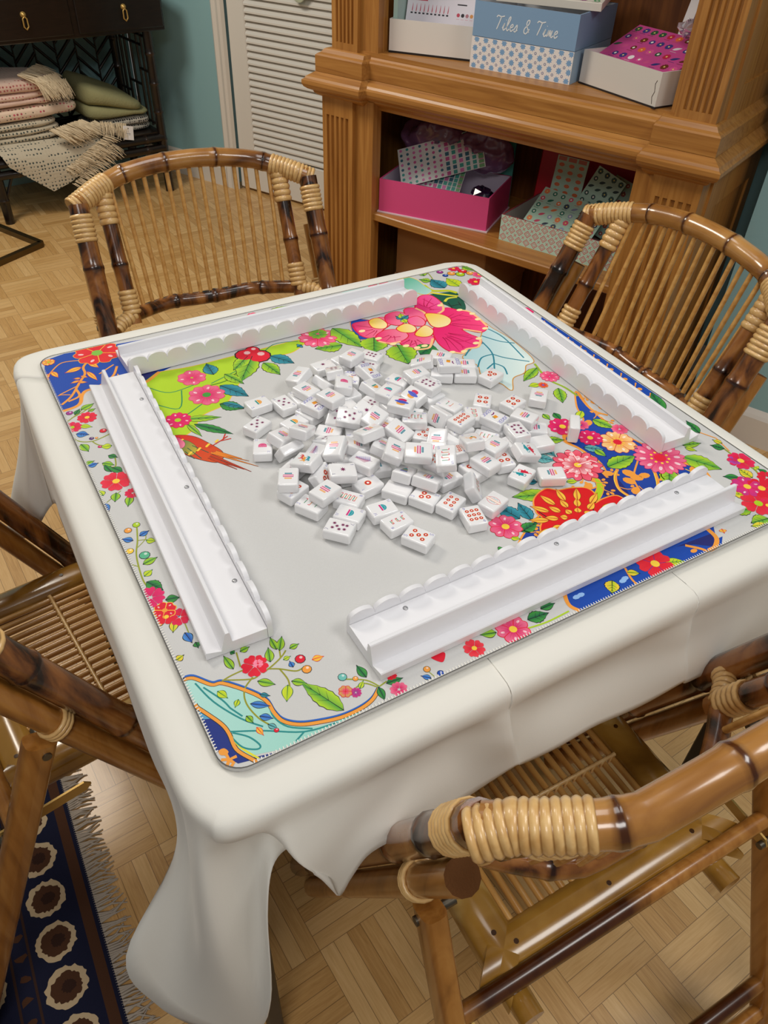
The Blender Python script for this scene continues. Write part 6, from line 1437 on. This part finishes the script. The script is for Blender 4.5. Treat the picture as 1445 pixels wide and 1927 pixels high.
def tile_mesh(d):
    if d not in TILE_MESH:
        m = MB(); m.add(BODY_V, BODY_F, 0, None, True)
        design(Ink(m, lambda x, y, h: (x, y, TH / 2 + .00003 + h), layer=.00003, m=1), d)
        o = m.build('mahjong_tile', [M_tile, M_tink]); TILE_MESH[d] = o.data; bpy.data.objects.remove(o)
        # the printed face stays flat, the body is smooth with crisp faces
        TILE_MESH[d].set_sharp_from_angle(angle=math.radians(30))
    return TILE_MESH[d]
for d, label, loc, quat in TILES:
    o = bpy.data.objects.new('mahjong_tile', tile_mesh(d)); col.objects.link(o)
    o.location = (loc[0], loc[1], loc[2] + .757); o.rotation_mode = 'QUATERNION'; o.rotation_quaternion = Quaternion(quat).normalized()
    tag(o, 'white mahjong ' + label, 'mahjong tile', 'white mahjong tiles piled on the mat')

# ================================================================ folding bamboo chairs
M_tort = grain('tortoise_bamboo', [(0.37, rgb(32, 15, 8)), (0.45, rgb(92, 52, 24)), (0.56, rgb(140, 86, 40)), (0.8, rgb(182, 126, 66))], 3.4, (5, 5, 1.3), .24, .5, 1.6, 7.0)
M_rail = grain('golden_bamboo', [(0.27, rgb(64, 34, 16)), (0.38, rgb(130, 82, 40)), (0.55, rgb(172, 120, 60)), (0.8, rgb(196, 148, 86))], 3.0, (2.2, 4.5, 4.5), .22, .6, 1.2, 6.0)
M_honey = grain('honey_bamboo', [(0.25, rgb(132, 82, 30)), (0.5, rgb(164, 108, 46)), (0.8, rgb(186, 132, 66))], 4, (16, 16, 1.6), .28, .45, .6)
M_slat = grain('rattan_slat', [(0.25, rgb(186, 130, 62)), (0.6, rgb(214, 164, 92)), (0.9, rgb(226, 180, 110))], 5, (18, 2, 18), .3, .35, .4)
M_rat = grain('rattan_cane', [(0.2, rgb(204, 156, 92)), (0.6, rgb(226, 186, 124)), (0.9, rgb(236, 204, 150))], 9, (8, 8, 8), .35, .3, .3)
M_seatw = grain('olive_bamboo_rail', [(0.3, rgb(120, 80, 24)), (0.5, rgb(156, 112, 42)), (0.62, rgb(176, 132, 60)), (0.7, rgb(212, 176, 106))], 2.6, (3, 3, 3), .22, .6, .8)
M_end = plain('cut_cane_end', rgb(104, 66, 36), .85, 0, .15, bump=.4, bscale=500)
M_steel = plain('dull_bolt', rgb(110, 104, 92), .4, .9)
BURN = (.16, .09, .05, 1)
def post_y(z): return .30 - .465 * z
def post_pt(s, z, off=0.0): return Vector((s * (.24 + (.83 - z) * .02), post_y(z) - off, z))
def coil(mb, a, b, r, turns, n=14, bump=.0026):
    a, b = Vector(a), Vector(b); path, R = [], []
    for i in range(turns * 6 + 1):
        t = i / (turns * 6); path.append(a.lerp(b, t)); R.append(r + bump * abs(math.sin(math.pi * t * turns)))
    cs = [mixc(WHITE, (.45, .34, .2, 1), max(0, 1 - abs(math.sin(math.pi * i / 6)) * 3)) for i in range(turns * 6 + 1)]
    return mb.tube(path, R, n, 0, cs)
def coil_path(mb, pts_, r, turns, n=14, bump=.0026):
    N = turns * 6; path, R, cs = [], [], []
    pts_ = [Vector(p) for p in pts_]; d = [0]
    for a, b in zip(pts_, pts_[1:]): d.append(d[-1] + (b - a).length)
    for i in range(N + 1):
        L = d[-1] * i / N; k = max(j for j in range(len(d) - 1) if d[j] <= L + 1e-9); t = (L - d[k]) / max(1e-9, d[k + 1] - d[k])
        path.append(pts_[k].lerp(pts_[k + 1], t)); R.append(r + bump * abs(math.sin(math.pi * i / 6))); cs.append(mixc(WHITE, (.45, .34, .2, 1), max(0, 1 - abs(math.sin(math.pi * i / 6)) * 3)))
    return mb.tube(path, R, n, 0, cs)
def make_chair(label):
    t = thing('folding_chair', label, 'chair', group='folding bamboo chairs around the card table')
    def inner(s, z): return Vector((s * .187, post_y(z) - .036, z))
    def arch(u):                                        # top rail, u from -1 to 1
        x = .24 * u; k = 1 - u * u
        return Vector((x, post_y(.82 + .036 * k) - .050 * min(1, k * 1.6), .816 + .042 * k))
    A = [arch(-1 + 2 * i / 24) for i in range(25)]
    bamboo(A, .0185, (.10, .205, .31, .40), 14, base=WHITE, dark=(.2, .12, .08, 1), bulge=1.1).build('top_rail', M_rail, t)
    for s in (-1, 1):
        bamboo([post_pt(s, 0.0), post_pt(s, .816)], .0192, (.16, .42, .60 if s > 0 else .66, .78), 14, dark=(.2, .12, .08, 1), bulge=1.12, base=WHITE).build('back_post', M_tort, t)
        bamboo([inner(s, .585), inner(s, .83)], .0155, (.12,), 12, dark=(.2, .12, .08, 1)).build('inner_upright', M_tort, t)
        bamboo([post_pt(s, .03, .043), post_pt(s, .715, .043)], .0172, (.3, .62), 12, base=WHITE, dark=(.5, .36, .24, 1), bulge=1.06, capm=1).build('side_pole', [M_honey, M_end], t)
        # rear leg: rounded plank pivoting on the side pole
        top, bot = Vector((s * .246, -.045, .585)), Vector((s * .25, -.292, 0.0))
        d = (top - bot).normalized(); n = Vector((0, 1, 0)) - d * d.y; n.normalize(); w = Vector((1, 0, 0)); m = MB(); pr = []
        for a in range(16):
            th = 2 * math.pi * a / 16; cx_, cy_ = math.cos(th), math.sin(th)
            pr.append((.0135 * math.copysign(abs(cx_) ** .55, cx_), .0185 * math.copysign(abs(cy_) ** .55, cy_)))
        rows_ = [[bot.lerp(top, f) + w * p[0] + n * p[1] for p in pr + pr[:1]] for f in (0, .25, .5, .75, 1)]
        m.grid(rows_, flip=False); m.add(rows_[0][:-1], [tuple(range(16))[::-1]]); m.add(rows_[-1][:-1], [tuple(range(16))])
        m.build('rear_leg', M_honey, t, 40)
        # cane bindings
        m = MB(); o_ = post_pt(s, .816); i_ = inner(s, .835); dn = (post_pt(s, .75) - o_).normalized()
        coil(m, o_ + dn * .018, o_ + dn * .07, .0198, 6); coil(m, inner(s, .82), inner(s, .765), .0168, 5)
        coil_path(m, [arch(s * 1.0) + Vector((s * .012, 0, -.006)), arch(s * .93), arch(s * .84), arch(s * .72)], .0196, 12, 14, .002)
        m.build('cane_binding', M_rat, t)
        m = MB(); coil(m, inner(s, .648), inner(s, .603), .0172, 5); lo = inner(s, .6)
        coil_path(m, [lo + Vector((-s * .004, 0, .002)), lo.lerp(post_pt(s, .595), .5), post_pt(s, .592) + Vector((-s * .014, -.004, 0))], .0125, 6); m.build('cane_binding', M_rat, t)
        m = MB(); mid = post_pt(s, .60, .043); ax = (post_pt(s, .7) - post_pt(s, .5)).normalized(); e1 = ax.cross(Vector((1, 0, 0))).normalized(); e2 = ax.cross(e1)
        loops = []
        for a in range(3 * 18 + 1):                     # three turns of one cane strand
            th = 2 * math.pi * a / 18; loops.append(mid + ax * (.0058 * (a / 18 - 1.5)) + (e1 * math.cos(th) + e2 * math.sin(th)) * .019)
        m.tube(loops, .0028, 6); m.build('cane_binding', M_rat, t)
        # brass hinge strap and bolts
        m = MB(); a, b = Vector((s * .226, -.13, .415)), Vector((s * .226, -.02, .425))
        m.prism([(a.y, a.z - .008), (b.y, b.z - .009), (b.y + .008, b.z), (b.y, b.z + .009), (a.y, a.z + .010), (a.y - .006, a.z)], lambda p, q_, dd: (dd, p, q_), s * .224 - .0015, s * .224 + .0015)
        m.build('hinge_strap', M_brass, t)
        for b0, b1, br_ in (((s * .2, .13, .40), (s * .244, .13, .40), .006), ((s * .215, -.045, .57), (s * .262, -.045, .57), .0055), ((s * .215, -.13, .415), (s * .236, -.13, .415), .005)):
            MB().tube([b0, b1], br_, 10).build('bolt', M_steel, t)
    def low(u): k = 1 - u * u; return Vector((.187 * u, post_y(.6) - .036 - .068 * min(1, k * 1.25), .6 - .02 * k))
    lo = [low(-1 + 2 * i / 20) for i in range(21)]
    bamboo(lo, .0145, (.09, .2, .29), 12, dark=(.2, .12, .08, 1)).build('lower_rail', M_tort, t)
    for i in range(15):
        u = -.70 + 1.40 * i / 14; a = arch(u); b = low(u * 1.2)
        MB().tube([b, b.lerp(a, .5), a], .0046, 8, 0, [mixc(WHITE, (.7, .6, .5, 1), random.random() * .4)] * 3).build('spindle', M_slat, t)
    # seat
    sz = .425; hw, y0, y1 = .182, -.105, .275; rw = .052
    def rail(pa, pb, name, mitre):
        pa, pb = Vector(pa), Vector(pb); d = (pb - pa).normalized(); n = Vector((-d.y, d.x, 0)); rr = []
        for k in range(9):
            a = math.pi * k / 8; rr.append((rw / 2 * math.cos(a), .013 * math.sin(a)))
        rr += [(-rw / 2, -.012), (rw / 2, -.012)]
        m = MB(); L = (pb - pa).length; rows_ = []
        for e, base in ((0, pa), (1, pb)):
            rows_.append([base + n * p[0] + Vector((0, 0, p[1])) + d * ((mitre * (p[0])) * (1 if e == 0 else -1)) for p in rr + rr[:1]])
        m.grid(rows_, flip=True); m.add(rows_[0][:-1], [tuple(range(len(rr)))]); m.add(rows_[1][:-1], [tuple(range(len(rr)))[::-1]])
        for f in (.12, .5, .88): c_ = pa.lerp(pb, f); m.tube([c_ + Vector((0, 0, .0105)), c_ + Vector((0, 0, .0136))], .0032, 8, 0, (.15, .1, .06, 1))
        return m.build(name, M_seatw, t, 35)
    h2 = rw / 2
    rail((-hw + h2, y0, sz), (-hw + h2, y1, sz), 'seat_rail', 0.0) if False else None
    rail((-hw + h2, y1 - .0, sz), (-hw + h2, y0, sz), 'seat_rail', 1.0); rail((hw - h2, y0, sz), (hw - h2, y1, sz), 'seat_rail', 1.0)
    rail((-hw, y0 + h2, sz), (hw, y0 + h2, sz), 'seat_rail', 1.0); rail((hw, y1 - h2, sz), (-hw, y1 - h2, sz), 'seat_rail', 1.0)
    for s in (-1, 1):
        MB().tube([(s * (hw - h2), y0 - .04, sz - .03), (s * (hw - h2), y1 - .02, sz - .03)], .016, 12).build('seat_bearer', M_seatw, t)
    m = MB(); nsl = 17
    for i in range(nsl):
        x = -hw + rw + .004 + (2 * hw - 2 * rw - .008) * i / (nsl - 1); c_ = mixc(WHITE, (.62, .5, .36, 1), random.random() * .6)
        m.tube([(x, y0 + rw - .008, sz - .002), (x, y1 - rw + .008, sz - .002)], .0047, 8, 0, c_)
    m.build('seat_slats', M_slat, t)
    m = MB()
    for y in (.055, .165):
        for i in range(nsl):
            x = -hw + rw + .004 + (2 * hw - 2 * rw - .008) * i / (nsl - 1)
            ring = [Vector((x + .0068 * math.cos(2 * math.pi * a / 10) , y + .003 * math.cos(2 * math.pi * a / 10), sz - .002 + .0072 * math.sin(2 * math.pi * a / 10))) for a in range(10)]
            m.tube(ring, .0022, 5, closed=True)
        m.tube([(-hw + rw, y, sz + .004), (hw - rw, y, sz + .004)], .003, 6)
    m.build('seat_binding', M_rat, t)
    # rungs between the rear legs and between the front feet
    def rung(y, z, r, dark_): 
        N = 13; cs = [mixc(WHITE, BURN, 1.0 if dark_[0] < i / (N - 1) < dark_[1] else 0) for i in range(N)]
        MB().tube([(-.246 + .492 * i / (N - 1), y, z) for i in range(N)], r, 12, 0, cs).build('rung', M_honey, t)
    def leg_y(z): return -.292 + .422 * z
    rung(leg_y(.435) - .002, .435, .0115, (.05, .55)); rung(leg_y(.15), .15, .0115, (.55, .97)); rung(leg_y(.095), .095, .0105, (2, 3))
    rung(post_y(.12), .12, .0115, (2, 3))
    return t
chair = make_chair('bamboo folding chair at the front right, its caned top rail closest to the camera')
chair.location = (-.008, -.488, 0); chair.rotation_euler = (0, 0, math.radians(-1.0))
def place(label, x, y, rz):
    c = copy_tree(chair); c.location = (x, y, 0); c.rotation_euler = (0, 0, math.radians(rz)); c['label'] = label; return c
place('bamboo folding chair at the back left, facing us over the table', .015, .752, 176)
place('bamboo folding chair on the right, in front of the bookcase end', .592, .138, 88)
place('bamboo folding chair at the left edge, half out of view over the rug', -.536, .095, -83)
